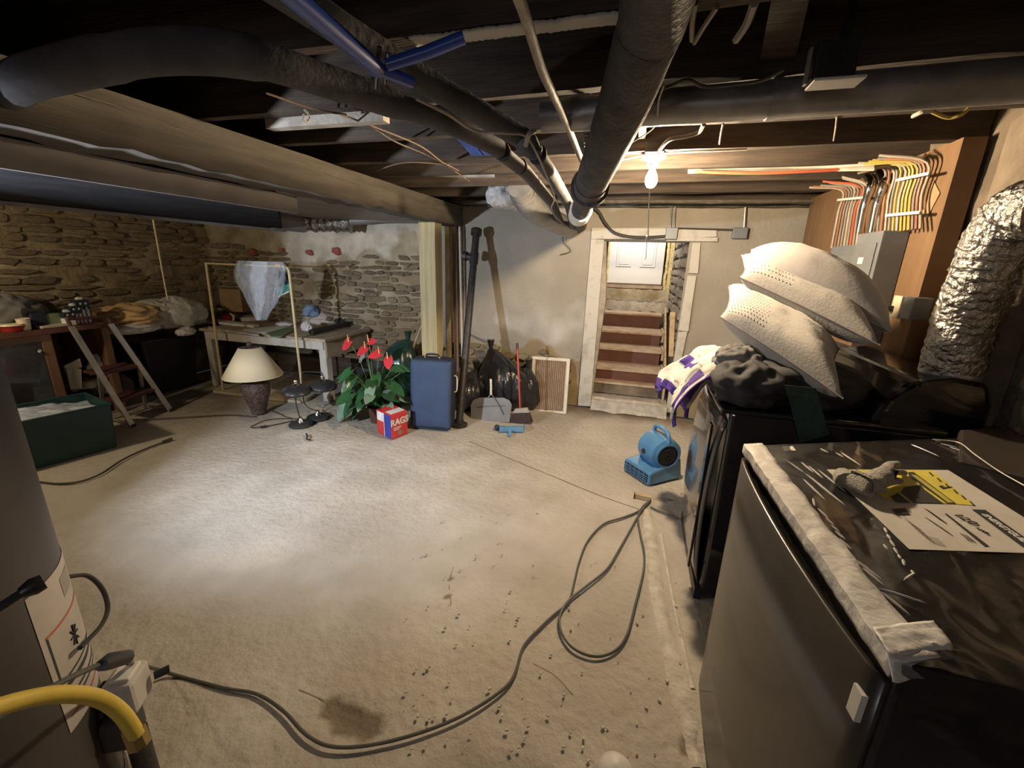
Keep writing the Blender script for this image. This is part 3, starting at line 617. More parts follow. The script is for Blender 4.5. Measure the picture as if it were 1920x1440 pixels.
# big galvanised duct and flex bits left of the pipes at back
fd = thing('elbow_duct', 'galvanised elbow duct behind the foam-covered pipes', 'duct', (-1.1, 4, 2.1))
MB().tube(curve([ay(975, 350, 3.6), ay(985, 375, 3.75), ay(1010, 398, 4.0), ay(1050, 420, 4.5), ay(1070, 428, 4.75)], 5), [.10]*6+[.105]*6+[.10]*9, 18).build('duct_section', 'galv', fd)
for t in ((980, 362, 3.68), (1005, 393, 3.97)):
    p = ay(*t); MB().lathe(p, [(.108, -.01), (.112, 0), (.108, .01)], 18, axis=(.0, .75, -.3)).build('duct_seam', 'galv', fd)
MB().tube([ay(930, 325, 3.62), ay(860, 325, 3.62), ay(800, 322, 3.62)], .045, 14).build('branch_pipe', 'galv', fd)
tag(crumple(ay(944, 368, 4.0), (.26, .3, .24), 4, .3, 3.0).build('plastic_wrap', 'bagfilm'), 'crumpled plastic wrap bunched beside the elbow duct', 'plastic')
# blue tubes
bt = thing('metal_tubes', 'blue metal tubes bolted together, stored up between the joists', 'frame', az(710, 130, 2.1))
B0, B1, B2 = az(545, -10, 2.04), az(708, 130, 2.03), az(772, 154, 2.03)
MB().tube([B0+(B0-B1)*.4, B0, B1], .019, 14).build('blue_tube', 'blue', bt); MB().tube([B1, B2], .014, 12).build('blue_tube', 'blue', bt)
MB().tube([az(725, 122, 2.04), az(800, 98, 2.07), az(870, 70, 2.10)], .014, 12).build('blue_tube', 'blue', bt)
MB().tube([B1+Vector((-.02, .02, -.03)), B1+Vector((.02, -.02, .035))], .006, 8).build('bolt', 'chrome', bt)
MB().tube([B1+Vector((.0, .03, -.02)), B1+Vector((.03, .0, .03))], .005, 8).build('bolt', 'chrome', bt)
for k in range(2):
    o_ = MB().slab([az(848+k*28, 250, 2.2), az(872+k*28, 252, 2.2), az(905+k*25, 292, 2.2), az(884+k*25, 292, 2.2)], (0, 0, 1), .01).build('blue_bracket', 'blue'); tag(o_, ('left' if k == 0 else 'right')+' one of two blue strips tucked above the foam pipes', 'strip', 'blue strips above the pipes')
# wires between joists on the left
for k, (pts, m) in enumerate([([(685, 228), (740, 265), (800, 290), (860, 320)], 'copper'), ([(640, 215), (720, 245), (790, 275), (830, 305), (880, 340)], 'copper'), ([(705, 320), (760, 305), (850, 308), (950, 305)], 'copper'), ([(500, 175), (590, 205), (650, 215)], 'copper')]):
    wirething('old_wire', ['thin tan wire sagging below the joists, left of the foam pipes', 'longer tan wire running diagonally under three joists', 'tan wire looping level above the beam end', 'short brown wire near the pipe hook above the beam'][k], 'wire', [az(*p, 2.17) for p in pts], .004, m)
hk = wirething('pipe_hook', 'small metal hook hanging from a joist above the beam', 'hook', [az(570, 205, 2.17), az(580, 218, 2.15), az(575, 228, 2.13), az(568, 222, 2.13), az(570, 214, 2.14)], .004, 'conduit')
for (px, py) in ((560, 232), (655, 215), (615, 225)):
    pass
tag(MB().box(az(610, 225, 2.19), (.62, .05, .05)).build('white_strip', 'conduit'), 'pale flat strip nailed under a joist above the beam', 'strip')
# low dark duct/soffit left of the beam
ds = thing('flat_duct', 'wide flat black-wrapped duct hung low between beam and left wall', 'duct', (-3, 1.5, 1.9))
bot = [Vector(p) for p in ((-2.24, -1.8, 1.875), (-3.82, -1.8, 1.875), (-3.82, 4.05, 1.875), (-2.24, 2.35, 1.875))]
b = MB().hexa(bot, [p+Vector((0, 0, .2)) for p in bot]); b.build('duct_body', 'ductblk', ds)
b = MB().hexa([Vector((-2.215, -1.8, 1.87)), Vector((-2.235, -1.8, 1.87)), Vector((-2.235, 2.5, 1.87)), Vector((-2.215, 2.5, 1.87))], [Vector((-2.215, -1.8, 1.975)), Vector((-2.235, -1.8, 1.975)), Vector((-2.235, 2.5, 1.975)), Vector((-2.215, 2.5, 1.975))]); b.build('side_plate', 'ductgry', ds)
MB().box((-3.83, 1.15, 1.866), (.03, 5.9, .03)).build('edge_trim', 'ductgry', ds)
MB().box((-2.9, 3.35, 2.03), (1.25, 2.4, .05)).build('upper_plate', 'ductgry', ds)
rd = thing('flexible_duct', 'round dark duct with a torn crinkled foil end over the rubble wall', 'duct', (-3.7, 4.2, 1.95))
MB().tube([(-3.75, 3.85, 1.98), (-3.72, 4.25, 1.97)], .115, 20).build('collar', 'ductgry', rd)
b = MB(); pts = [Vector((-3.70+.012*i*3, 4.25+.03*i*.5, 1.985+.012*fb((i, 0, 0), .5))) for i in range(14)]
b.tube(pts, [.10+.018*(i % 2)+.012*fb((i*2.2, 1, 1), 1) for i in range(14)], 18).build('foil_flex', 'foil', rd)
MB().tube(curve([(-3.2, 4.4, 2.0), (-2.8, 4.5, 2.03), (-2.35, 4.6, 2.04)], 4), .05, 12).build('flex_tail', 'ductgry', rd)
wirething('pull_cord', 'thin pale cord hanging from the flat duct before the left wall', 'cord', [ax(286, 407, -3.84), ax(300, 485, -3.9), ax(314, 562, -3.96)], .006, 'rack')
# more ceiling clutter right
jb = thing('junction_bracket', 'black metal junction box with pale flange below the round duct', 'box', az(1560, 140, 2.13))
c = az(1560, 120, 2.14)
MB().box(c, (.10, .07, .09)).build('box_body', 'black', jb, bevel=.006)
MB().box(Vector((c.x+.02, c.y, 2.30)), (.02, .012, .25)).build('hanger_strip', 'strap', jb)
MB().box(c+Vector((.01, -.02, -.052)), (.12, .075, .008)).build('flange', 'plasticw', jb, bevel=.003)
MB().box(c+Vector((-.062, -.02, -.01)), (.006, .02, .085)).build('flange_ear', 'galv', jb)
MB().lathe(c+Vector((.0, -.036, .01)), [(.0, -.004), (.022, -.004), (.022, 0), (0, 0)], 16, axis=(0, 1, 0)).build('knockout', 'strap', jb)
wb_ = thing('hanging_board', 'short dark wooden board hanging down between the joists', 'board', az(1470, 60, 2.2))
MB().slab([ay(1450, -10, 1.35), ay(1525, -20, 1.35), ay(1495, 108, 1.72), ay(1425, 115, 1.72)], (0, 1, 0), .03).build('board', 'joist', wb_, bevel=.004)
wirething('frayed_wire', 'black frayed wire lying along the round duct', 'wire', [az(1230, 170, 2.12), az(1260, 160, 2.12), az(1290, 150, 2.11), az(1320, 162, 2.11), az(1380, 158, 2.11), az(1430, 150, 2.11), az(1470, 130, 2.12)], .005, 'wiredark')
wirething('string', 'thin knotted string dangling from the frayed wire', 'string', [az(1245, 160, 2.1), az(1235, 190, 2.1), az(1232, 225, 2.1), az(1225, 240, 2.1), az(1200, 258, 2.1), az(1160, 280, 2.1)], .003, 'wire')
for k, pts in enumerate([[(1305, 5), (1298, 40), (1297, 75)], [(1345, 12), (1320, 50), (1302, 80)], [(1415, 5), (1400, 45), (1380, 75)]]):
    wirething('cable_stub', ['leftmost', 'middle', 'rightmost'][k]+' of three grey cable ends hanging at the top edge', 'cable', [az(*p, 2.12) for p in pts], .006 if k < 2 else .009, 'cgrey', group='cable ends at the top edge')
wirething('cable', 'grey cable curving from the joist into the lamp holder', 'cable', [az(1320, 233, 2.17), az(1310, 248, 2.17), az(1285, 256, 2.16), az(1255, 262, 2.15), az(1236, 282, 2.15)], .009, 'cgrey')
wirething('cable', 'yellow cable loop poking down between joists at right', 'cable', [az(1745, 208, 2.19), az(1775, 220, 2.17), az(1800, 216, 2.17), az(1815, 204, 2.19)], .007, 'cyel')
wirething('cable', 'pale yellow cable end at the right ceiling edge', 'cable', [az(1878, 168, 2.16), az(1905, 152, 2.16), az(1935, 138, 2.16)], .007, 'cyel')
wirething('cable', 'second pale cable just under the one at the right edge', 'cable', [az(1885, 160, 2.16), az(1910, 143, 2.16), az(1935, 128, 2.16)], .006, 'wire')
wirething('cable', 'short white cable end beside the yellow loop', 'cable', [az(1712, 218, 2.18), az(1730, 210, 2.18), az(1748, 208, 2.19)], .008, 'wire')
wirething('string', 'thin string hanging against the dark joist, right of the lamp', 'string', [az(1569, 218, 2.2), az(1566, 245, 2.2), az(1562, 268, 2.22)], .003, 'wire')
wirething('wire_scrap', 'reddish wire scrap hanging right of the lamp cable', 'wire', [az(1356, 232, 2.18), az(1352, 250, 2.17), az(1349, 270, 2.17)], .004, 'copper')
wirething('cable', 'long white cable stapled along the joist left and right of the lamp', 'cable', [az(1110, 305, 2.17), az(1160, 300, 2.17), az(1215, 290, 2.19), az(1300, 284, 2.19), az(1400, 280, 2.19)], .006, 'wire')
wirething('cable', 'orange cable running below the joist towards the electrical panel', 'cable', [ay(1302, 322, 3.12), ay(1350, 324, 3.12), ay(1420, 325, 3.12), ay(1500, 322, 3.12), ay(1570, 318, 3.12), ay(1630, 308, 3.12)], .009, 'cred')
for k in range(3):
    wirething('cable', ['upper', 'middle', 'lower'][k]+' white cable of three running beside the orange one to the panel', 'cable', [ay(1290, 318+k*3, 3.2), ay(1400, 316+k*2, 3.2), ay(1520, 314+k*3, 3.2), ay(1640, 308+k*5, 3.0)], .007, 'wire' if k != 1 else 'cgrey', group='white cables to the panel')
# lamp holder, bulb
LP = Vector((.0, 2.735, 2.183))
lh = thing('bulb_lamp', 'lit bare bulb in a white porcelain holder under the joists', 'lamp', LP)
MB().box(LP+Vector((0, -.04, .035)), (.10, .09, .055)).build('ceiling_box', 'blackmat', lh, bevel=.01)
MB().lathe(LP, [(0, .012), (.062, .012), (.066, .004), (.06, -.008), (.035, -.016), (.03, -.045), (.024, -.05), (0, -.05)], 28).build('lamp_holder', 'porcelain', lh)
MB().lathe(LP+Vector((0, 0, -.052)), [(.0, -.105), (.018, -.10), (.029, -.085), (.033, -.066), (.030, -.045), (.020, -.022), (.014, -.004), (.013, 0)][::-1], 24).build('bulb', 'bulb', lh)
MB().tube([LP+Vector((-.012, -.03, -.02)), ay(1216, 400, 2.58), ay(1215, 450, 2.58)], .0035, 6).build('pull_string', 'wire', lh)
MB().lathe(ay(1213, 448, 2.58), [(0, .02), (.008, .012), (.009, -.01), (0, -.022)], 10).build('string_knot', 'wire', lh)
MB().tube([ay(1213, 450, 2.58), ay(1211, 484, 2.58)], .0015, 5).build('pull_chain', 'wiredark', lh)
MB().lathe(ay(1210, 485, 2.58), [(0, .006), (.006, 0), (0, -.006)], 8).build('chain_bead', 'chrome', lh)
# conduit boxes over the door
eb = thing('switch_box', 'grey steel switch box fixed on the door header with two thin conduits', 'electrical box', ay(1259, 438, 4.72))
MB().box(ay(1259, 438, 4.73), (.11, .05, .11)).build('box_body', 'panel', eb, bevel=.005)
for px in (1257, 1264): MB().tube([ay(px, 428, 4.73), ay(px+2, 385, 4.73)], .009, 8).build('conduit', 'galv', eb)
eb = thing('outlet_box', 'grey steel box on the plaster wall right of the door header', 'electrical box', ay(1387, 436, 4.75))
MB().box(ay(1387, 437, 4.75), (.13, .05, .10)).build('box_body', 'panel', eb, bevel=.006)
MB().tube([ay(1395, 427, 4.75), ay(1398, 386, 4.75)], .011, 8).build('conduit', 'galv', eb)
MB().tube([ay(1264, 428, 4.76), ay(1374, 431, 4.76)], .008, 8).build('conduit', 'wiredark', eb)
wirething('armoured_cable', 'dark cable sweeping down from the pipes to the switch box', 'cable', [ay(1108, 388, 4.7), ay(1122, 396, 4.72), ay(1135, 418, 4.73), ay(1150, 435, 4.73), ay(1175, 443, 4.73), ay(1210, 445, 4.73), ay(1250, 443, 4.73)], .014, 'wiredark', n=8)
# ================================================================ ELECTRICAL PANEL ON PLYWOOD
pb = thing('plywood_backboard', 'orange-brown plywood board on the right wall carrying the panels', 'board', (1.38, 2.9, 1.6))
p_tr, p_br = ax(1790, 300, 1.33), ax(1704, 639, 1.33)
y0 = (p_tr.y+p_br.y)/2
slabw(1.30, 1.40, y0, 4.45, 1.13, 2.2)
MB().hexa([Vector((1.33, y0, 1.16)), Vector((1.42, y0, 1.16)), Vector((1.42, 4.5, 1.12)), Vector((1.33, 4.5, 1.12))], [Vector((1.33, y0, 2.2)), Vector((1.42, y0, 2.2)), Vector((1.42, 4.5, 2.2)), Vector((1.33, 4.5, 2.2))]).build('sheet', 'plywood', pb)
MB().slab([ax(1735, 390, 1.325), ax(1750, 338, 1.325), ax(1762, 362, 1.325), ax(1738, 408, 1.325), ax(1722, 400, 1.325)], (1, 0, 0), .003).build('taped_note', 'cardboard', pb)
def epanel(label, y0, y1, z0, z1, xf):
    t = thing('electrical_panel', label, 'electrical panel', (1.28, (y0+y1)/2, z0), group='electrical panels')
    slabw(xf, 1.328, y0, y1, z0, z1).build('cabinet', 'panel', t, bevel=.004)
    slabw(xf-.008, xf, y0+.03, y1-.03, z0+.05, z1-.06).build('door', 'panel', t, bevel=.003)
    for k in range(3):
        slabw(xf-.0105, xf-.0075, y1-.16-.02*k, y1-.10-.02*k, z1-.17-.13*k, z1-.135-.13*k).build('sticker', ['plasticw', 'cyel', 'plasticw'][k], t)
    return t
XF = 1.21
q1, q2, q3 = ax(1657, 432, XF), ax(1606, 447, XF), ax(1562, 452, XF+.03)
ztp = (q1.z+q2.z)/2
pA = epanel('larger grey breaker panel on the plywood, nearer the camera', q1.y, q2.y-.01, 1.22, q1.z, XF)
pB = epanel('smaller grey breaker panel on the plywood, left of the larger one', q2.y+.01, q3.y, 1.3, q2.z-.03, XF+.03)
cr = random.Random(4)
def cable_run(parent, x0, x1, ytop, ybot, mats, n, zt, xoff=0):
    for i in range(n):
        t = (i+.5)/n; px = x0+(x1-x0)*t
        a = ax(px, ytop(t), 1.27-xoff); m_ = ax(px-7-4*t, (ytop(t)+ybot(t))/2, 1.29-xoff); c_ = ax(px-14, ybot(t), 1.28-xoff)
        start = Vector((1.2-xoff-.12*cr.random(), a.y+.08, 2.165+.02*cr.random())); mid = Vector((1.27-xoff, a.y, a.z))
        c_.z = parent['ztop'] + .0
        MB().tube(curve([start, mid, m_, c_], 5), .0058+.002*cr.random(), 6).build('cable', mats[i % len(mats)], parent)
pA['ztop'] = q1.z-.005; pB['ztop'] = q2.z-.035
cable_run(pA, 1655, 1742, lambda t: 318-14*t, lambda t: 440-8*t, ['cgrey', 'corange', 'wire', 'cgrey', 'cyel', 'wire', 'cyel', 'cyel', 'cyel'], 12, 0)
cable_run(pB, 1576, 1628, lambda t: 358-10*t, lambda t: 440-2*t, ['wire', 'corange', 'cgrey', 'cgrey', 'wire', 'cgrey', 'cred', 'cgrey'], 9, 0)
del pA['ztop'], pB['ztop']
for px in (1615, 1638):
    a = ax(px+25, 330, 1.30); a.z = 2.18
    MB().tube(curve([a+Vector((0, .1, 0)), ax(px+18, 345, 1.27), ax(px+6, 385, 1.27), ax(px-4, 436, 1.27)], 5), .021, 12).build('conduit_pipe', 'chrome', pA)['label'] = 'shiny conduit pipe'
for (xa, ya, xb_, yb_) in ((1680, 338, 1742, 325), (1660, 404, 1725, 398), (1570, 375, 1622, 370)):
    MB().bar(ax(xa, ya, 1.262), ax(xb_, yb_, 1.262), .004, .014).build('cable_staple', 'plasticw', pA)
wo = thing('wall_outlet', 'ivory outlet with black plug beside a grey box on the plywood', 'outlet', ax(1690, 575, 1.3))
p = ax(1683, 576, 1.285); MB().box(p, (.02, .075, .115)).build('outlet_plate', 'ivory', wo, bevel=.003)
p2_ = ax(1708, 578, 1.27); MB().box((1.29, p2_.y, p2_.z), (.075, .085, .105)).build('metal_box', 'panel', wo, bevel=.004)
MB().box(p+Vector((-.02, .025, -.01)), (.03, .03, .03)).build('plug', 'black', wo, bevel=.005)
# insulated silver flexible duct on right
sd = thing('silver_duct', 'fat crinkled silver foil duct coming down the right wall', 'duct', ax(1775, 700, 1.25))
pts = curve([ax(1990, 395, 1.24), ax(1925, 395, 1.23), ax(1880, 440, 1.22), ax(1845, 520, 1.23), ax(1812, 600, 1.25), ax(1783, 690, 1.27)], 24)
b = MB(); n = 30; vs = []
for i, p in enumerate(pts): pass
rr_ = [.10+.0015*math.sin(i*1.3)+.003*fb((i*.9, 0, 0), 1) for i in range(len(pts))]
b.tube(pts, rr_, 36)
for i, v in enumerate(b.v): b.v[i] = v+Vector((fb(v*34, 1), fb(v*34+Vector((9, 0, 0)), 1), fb(v*34+Vector((0, 9, 0)), 1)))*.006
b.build('foil_sleeve', 'foil', sd, sharp=30)
e = pts[-1]; MB().lathe(e+Vector((0, 0, -.04)), [(.098, .06), (.10, -.02), (.105, -.03), (.105, -.05)], 24).build('collar', 'galv', sd)
MB().box((1.32, e.y-.0, .55), (.17, .2, 1.04)).build('boot', 'rightwall', sd, bevel=.01)
def ad(x, y, dist): return CAM+ray(x, y).normalized()*dist
# ================================================================ WATER HEATER (left foreground)
TC = Vector((-1.523, .345, 0)); TR_ = .28
wh = thing('water_heater', 'grey cylindrical water heater standing at the left edge in the foreground', 'water heater', TC)
MB().lathe(TC, [(0, .02), (TR_-.02, .02), (TR_, .04), (TR_, 1.40), (TR_-.02, 1.45), (0, 1.47)], 64).build('tank_body', 'tank', wh)
MB().lathe(TC, [(TR_+.003, .03), (TR_+.006, .04), (TR_+.006, .07), (TR_+.002, .08)], 64).build('base_ring', 'tank', wh)
MB().tube([TC+Vector((0, 0, 1.46)), TC+Vector((0, 0, 2.15))], .05, 16).build('flue_pipe', 'galv', wh)
def onT(phi, z, r=.002): a = math.radians(phi); return TC+Vector((math.cos(a)*(TR_+r), math.sin(a)*(TR_+r), z))
def patch(p0, p1, z0, z1, r, name, m, parent): return MB().grid(lambda u, v: onT(p0+(p1-p0)*u, z0+(z1-z0)*v, r), 14, 2).build(name, m, parent)
lb = patch(24, 84, .42, .83, .0012, 'warning_label', 'labelt', wh); lb['label'] = 'white warning label with red border'
for (a, b_, c, d, m) in ((27, 82, .700, .706, 'redline'), (27, 28, .56, .70, 'ink'), (27, 82, .56, .566, 'ink'), (46, 60, .745, .80, 'cgrey'), (30, 62, .535, .548, 'ink'), (30, 72, .505, .512, 'ink'), (30, 72, .487, .493, 'ink'), (27, 82, .455, .461, 'redline')):
    patch(a, b_, c, d, .002, 'print', m, lb)
for k in range(4): MB().tube([onT(44-4*math.cos(k*PI/4), .635-.03*math.sin(k*PI/4), .003), onT(44+4*math.cos(k*PI/4), .635+.03*math.sin(k*PI/4), .003)], .002, 5).build('print', 'ink', lb)
gv = thing('gas_valve', 'grey gas control valve beside the water heater with hose fitting', 'valve', az(240, 1300, .3))
g0, g1 = az(236, 1275, .42), az(250, 1400, .20)
gx = g0+(g1-g0)*.0
MB().box(gx+Vector((0, 0, -.03)), (.075, .09, .11), (0, 0, .5)).build('valve_body', 'valve', gv, bevel=.012)
MB().box(gx+Vector((.005, -.0, .03)), (.05, .06, .012), (0, 0, .5)).build('valve_lid', 'plasticw', gv, bevel=.003)
for k in range(3): MB().box(gx+Vector((-.028, -.045, -.0-.03*k)), (.012, .05, .022), (0, 0, .5)).build('button', 'blackmat', gv, bevel=.002)
MB().box(gx+Vector((-.01, -.03, -.135)), (.07, .09, .10), (0, 0, .5)).build('lower_body', 'tank', gv, bevel=.01)
MB().tube([gx+Vector((.03, .05, -.03)), gx+Vector((.05, .08, -.03))], .012, 10).build('knob', 'black', gv)
MB().tube([gx+Vector((0, -.01, -.18)), Vector((gx.x, gx.y-.01, .0))], .028, 14).build('drop_pipe', 'castiron', gv)
hp = [ad(-60, 1345, 1.12), ad(30, 1316, 1.17), ad(110, 1302, 1.22), ad(180, 1308, 1.27), ad(225, 1335, 1.31), ad(256, 1378, 1.35)]
wirething('gas_hose', 'thick yellow hose curving into the gas valve', 'hose', hp, .014, 'gas', n=12)
tag(MB().tube([ad(250, 1366, 1.35), ad(262, 1396, 1.37)], .020, 8).build('hose_fitting', 'brass'), 'hexagonal fitting at the end of the yellow hose', 'fitting')
# thin black hose loop
wirething('thin_hose', 'thin dark hose looping out beside the water heater', 'hose', [ad(105, 1085, 1.75), ad(130, 1081, 1.78), ad(165, 1080, 1.82), ad(192, 1105, 1.85), ad(202, 1140, 1.84), ad(190, 1172, 1.8), ad(165, 1200, 1.74), ad(150, 1215, 1.7)], .006, 'blackmat')
pg = thing('plug_cord', 'black cord with plug crossing in front of the grey tank', 'cord', ad(60, 1100, 1.1))
MB().tube([ad(-60, 1165, 1.1), ad(0, 1138, 1.1), ad(40, 1112, 1.1)], .007, 8).build('cord', 'blackmat', pg)
MB().tube([ad(38, 1113, 1.1), ad(62, 1100, 1.1), ad(82, 1090, 1.1)], [.009, .015, .013], 10).build('plug', 'black', pg)
# ================================================================ EXTENSION CORD
def z8(x, y): return (1040+x/2.18, 780+y/2.18)
def fl_(p, h=.006): return az(p[0], p[1], h)
path = [ad(-80, 1385, 1.2), ad(60, 1308, 1.3), ad(150, 1262, 1.38), ad(215, 1238, 1.5), ad(240, 1243, 1.75), ad(268, 1248, 2.1), ad(298, 1256, 2.38)]
path += [fl_(p) for p in [(330, 1266), (420, 1290), (480, 1301), (530, 1332), (575, 1378), (625, 1400), (700, 1396), (790, 1373), (870, 1340), (940, 1295), (966, 1262), (982, 1212), (1012, 1178), z8(0, 810), z8(50, 772), z8(65, 745), z8(85, 660), z8(100, 600), z8(135, 512), z8(200, 442), z8(280, 415), z8(340, 390), z8(385, 350)]]
path += [fl_(p, .012) for p in [z8(392, 343), z8(385, 352)]]
path += [fl_(z8(*p), .010) for p in [(350, 395), (290, 500), (250, 570), (210, 630), (130, 695), (60, 752), (22, 815), (28, 885), (80, 952), (170, 983), (250, 957), (298, 890), (330, 770), (362, 640), (366, 560), (350, 480), (341, 410), (360, 370), (388, 348)]]
ec = thing('extension_cord', 'long dark extension cord snaking over the concrete to the wooden block', 'cord', fl_((900, 1320), 0))
MB().tube(curve(path, 7), .0062, 8).build('cord', 'cord', ec)
MB().tube([ad(190, 1247, 1.42), ad(205, 1240, 1.45), ad(238, 1232, 1.5)], [.012, .018, .016], 10).build('plug', 'black', ec)
wirething('cord_tail', 'short dark cord leading under the black washer', 'cord', [fl_(p) for p in [z8(392, 372), z8(420, 385), z8(462, 402), z8(500, 420)]], .006, 'cord')
wk = thing('wooden_block', 'small pale wooden block lying where the cord loops meet', 'block', fl_(z8(360, 330), 0))
c = fl_(z8(360, 330), .016); MB().box(c, (.115, .03, .032), (0, 0, -.1)).build('wood_piece', 'palewood', wk, bevel=.002)
MB().box(c+Vector((-.058, -.002, .002)), (.006, .034, .037), (0, 0, -.1)).build('end_cap', 'castiron', wk)
tag(MB().box(fl_(z8(452, 340), .006), (.04, .012, .012), (0, 0, .1)).build('metal_scrap', 'galv'), 'tiny metal scrap on the floor beside the washer', 'scrap')
tag(MB().lathe(az(1152, 1462, .0), [(0.001, .075), (.03, .07), (.052, .05), (.06, .02), (.06, .0)], 28).build('plastic_dome', 'plasticw'), 'white rounded lid on the floor at the bottom edge', 'lid')
# cords by the tote
wirething('cord', 'dark cord lying across the floor in front of the green tote', 'cord', [fl_(p, .005) for p in [(75, 904), (110, 907), (150, 903), (190, 888), (230, 862), (270, 843), (310, 828)]], .007, 'cordb')
tag(MB().tube([fl_((306, 829), .008), fl_((322, 823), .010)], .014, 10).build('cord_plug', 'cordb'), 'dark plug at the end of the cord before the green tote', 'plug')
wirething('cord', 'brown cord running on the floor from the step ladder to the lamp', 'cord', [fl_(p, .005) for p in [(235, 787), (300, 785), (370, 781), (430, 778), (480, 781)]], .006, 'cordb')
# ================================================================ BLACK WASHER
WX, WY0, WY1, WZ = .42, 1.97, 2.70, 1.0
ws = thing('washing_machine', 'glossy black washing machine with pillows and clothes piled on top', 'washing machine', (.82, 2.33, 0))
slabw(WX+.02, 1.22, WY0, WY1, .02, WZ).build('cabinet', 'washer', ws, bevel=.02, seg=3)
MB().grid(lambda u, v: (WX+.02-.035*math.sin(PI*min(1, max(0, v*1.02)))**.5*1-.02*math.sin(PI*u), WY0+.03+(WY1-WY0-.03)*u, .06+.88*v), 12, 16).build('front_panel', 'washgrey', ws, solid=.01)
MB().bar((WX-.03, WY0+.10, .12), (WX-.03, WY0+.10, .90), .05, .012, (1, 0, 0)).build('door_edge', 'washer', ws, bevel=.004)
slabw(WX+.0, WX+.03, WY0, WY1, .0, .06).build('toe_kick', 'black', ws)
slabw(WX-.02, 1.22, WY0-.005, WY1, WZ-.015, WZ+.012).build('top_lid', 'washer', ws, bevel=.01, seg=3)
prof = [(.98, WZ), (1.02, 1.11), (1.10, 1.19), (1.22, 1.215), (1.34, 1.20), (1.37, 1.12), (1.37, .2), (1.2, .2)]
MB().hexa([Vector((a, WY0+.06, z)) for a, z in prof], [Vector((a, WY1+.1, z)) for a, z in prof]).build('control_console', 'washer', ws, bevel=.03, seg=4)
tag(MB().slab([ax_ for ax_ in (ay(1472, 722, 1.955), ay(1530, 728, 1.955), ay(1555, 815, 1.955), ay(1500, 830, 1.955))], (0, 1, 0), .006).build('hanging_cloth', 'baggreen'), 'dark teal cloth strip hanging down the near side of the washer', 'cloth')
# clothes
def drape(fn, nu, nv, name, mats, parent, mfn=None, solid=.006):
    b = MB().grid(fn, nu, nv)
    if mfn: b.m = [mfn((k % nu+.5)/nu, (k//nu+.5)/nv) for k in range(nu*nv)]
    return b.build(name, mats, parent, solid=solid, sharp=180)
jr = thing('jersey', 'cream sports jersey with purple trim hanging over the front of the washer', 'shirt', (.4, 2.5, 1.0))
cv = curve([(.80, 0, 1.055), (.60, 0, 1.10), (.45, 0, 1.10), (.34, 0, 1.03), (.27, 0, .93), (.25, 0, .84)], 8)
def jf(u, v):
    i = min(int(v*(len(cv)-1)), len(cv)-1); p = cv[i]; f = fb((u*5, v*1.6, 1), 1)
    y = 2.30+.58*u+.05*fb((v*3, u*2, 5), 1)
    return (p.x-.05*abs(f)-.07*v*(u-.5)*2, y, p.z+.05*f*(1-v*.3)+.05*math.sin(u*PI)-.02*u)
def jm(u, v): return 1 if (v > .90 or (.56 < v < .66 and .35 < u < .8) or (.06 < u < .13 and v > .55)) else 0
drape(jf, 40, 46, 'body', ['jersey', 'purple'], jr, jm)
def jf2(u, v):
    i = min(int(v*(len(cv)-1)), len(cv)-1); p = cv[i]; f = fb((u*4, v*2, 11), 1)
    return (p.x-.01-.03*abs(f)-.03*math.sin(v*PI), 2.12+.24*u+.04*math.sin(v*4), p.z+.02+.05*f)
drape(jf2, 24, 46, 'sleeve', ['jersey', 'purple'], jr, lambda u, v: 1 if (.25 < u < .5 and v > .5) or u < .1 else 0)
tag(crumple((.52, 2.12, 1.09), (.28, .28, .19), 11, .3, 1.5).build('black_shirt', 'blackcloth'), 'crumpled black shirt under the lowest pillow on the washer', 'clothing')
tag(crumple((.50, 2.28, 1.17), (.20, .16, .13), 12, .3, 1.8).build('grey_shirt', 'greycloth'), 'small crumpled dark grey shirt on top of the black one', 'clothing')
tag(crumple((.75, 2.25, 1.09), (.55, .40, .22), 13, .2, 1.2).build('dark_clothes', 'blackcloth'), 'pile of black clothes beneath the pillows on the washer', 'clothing')
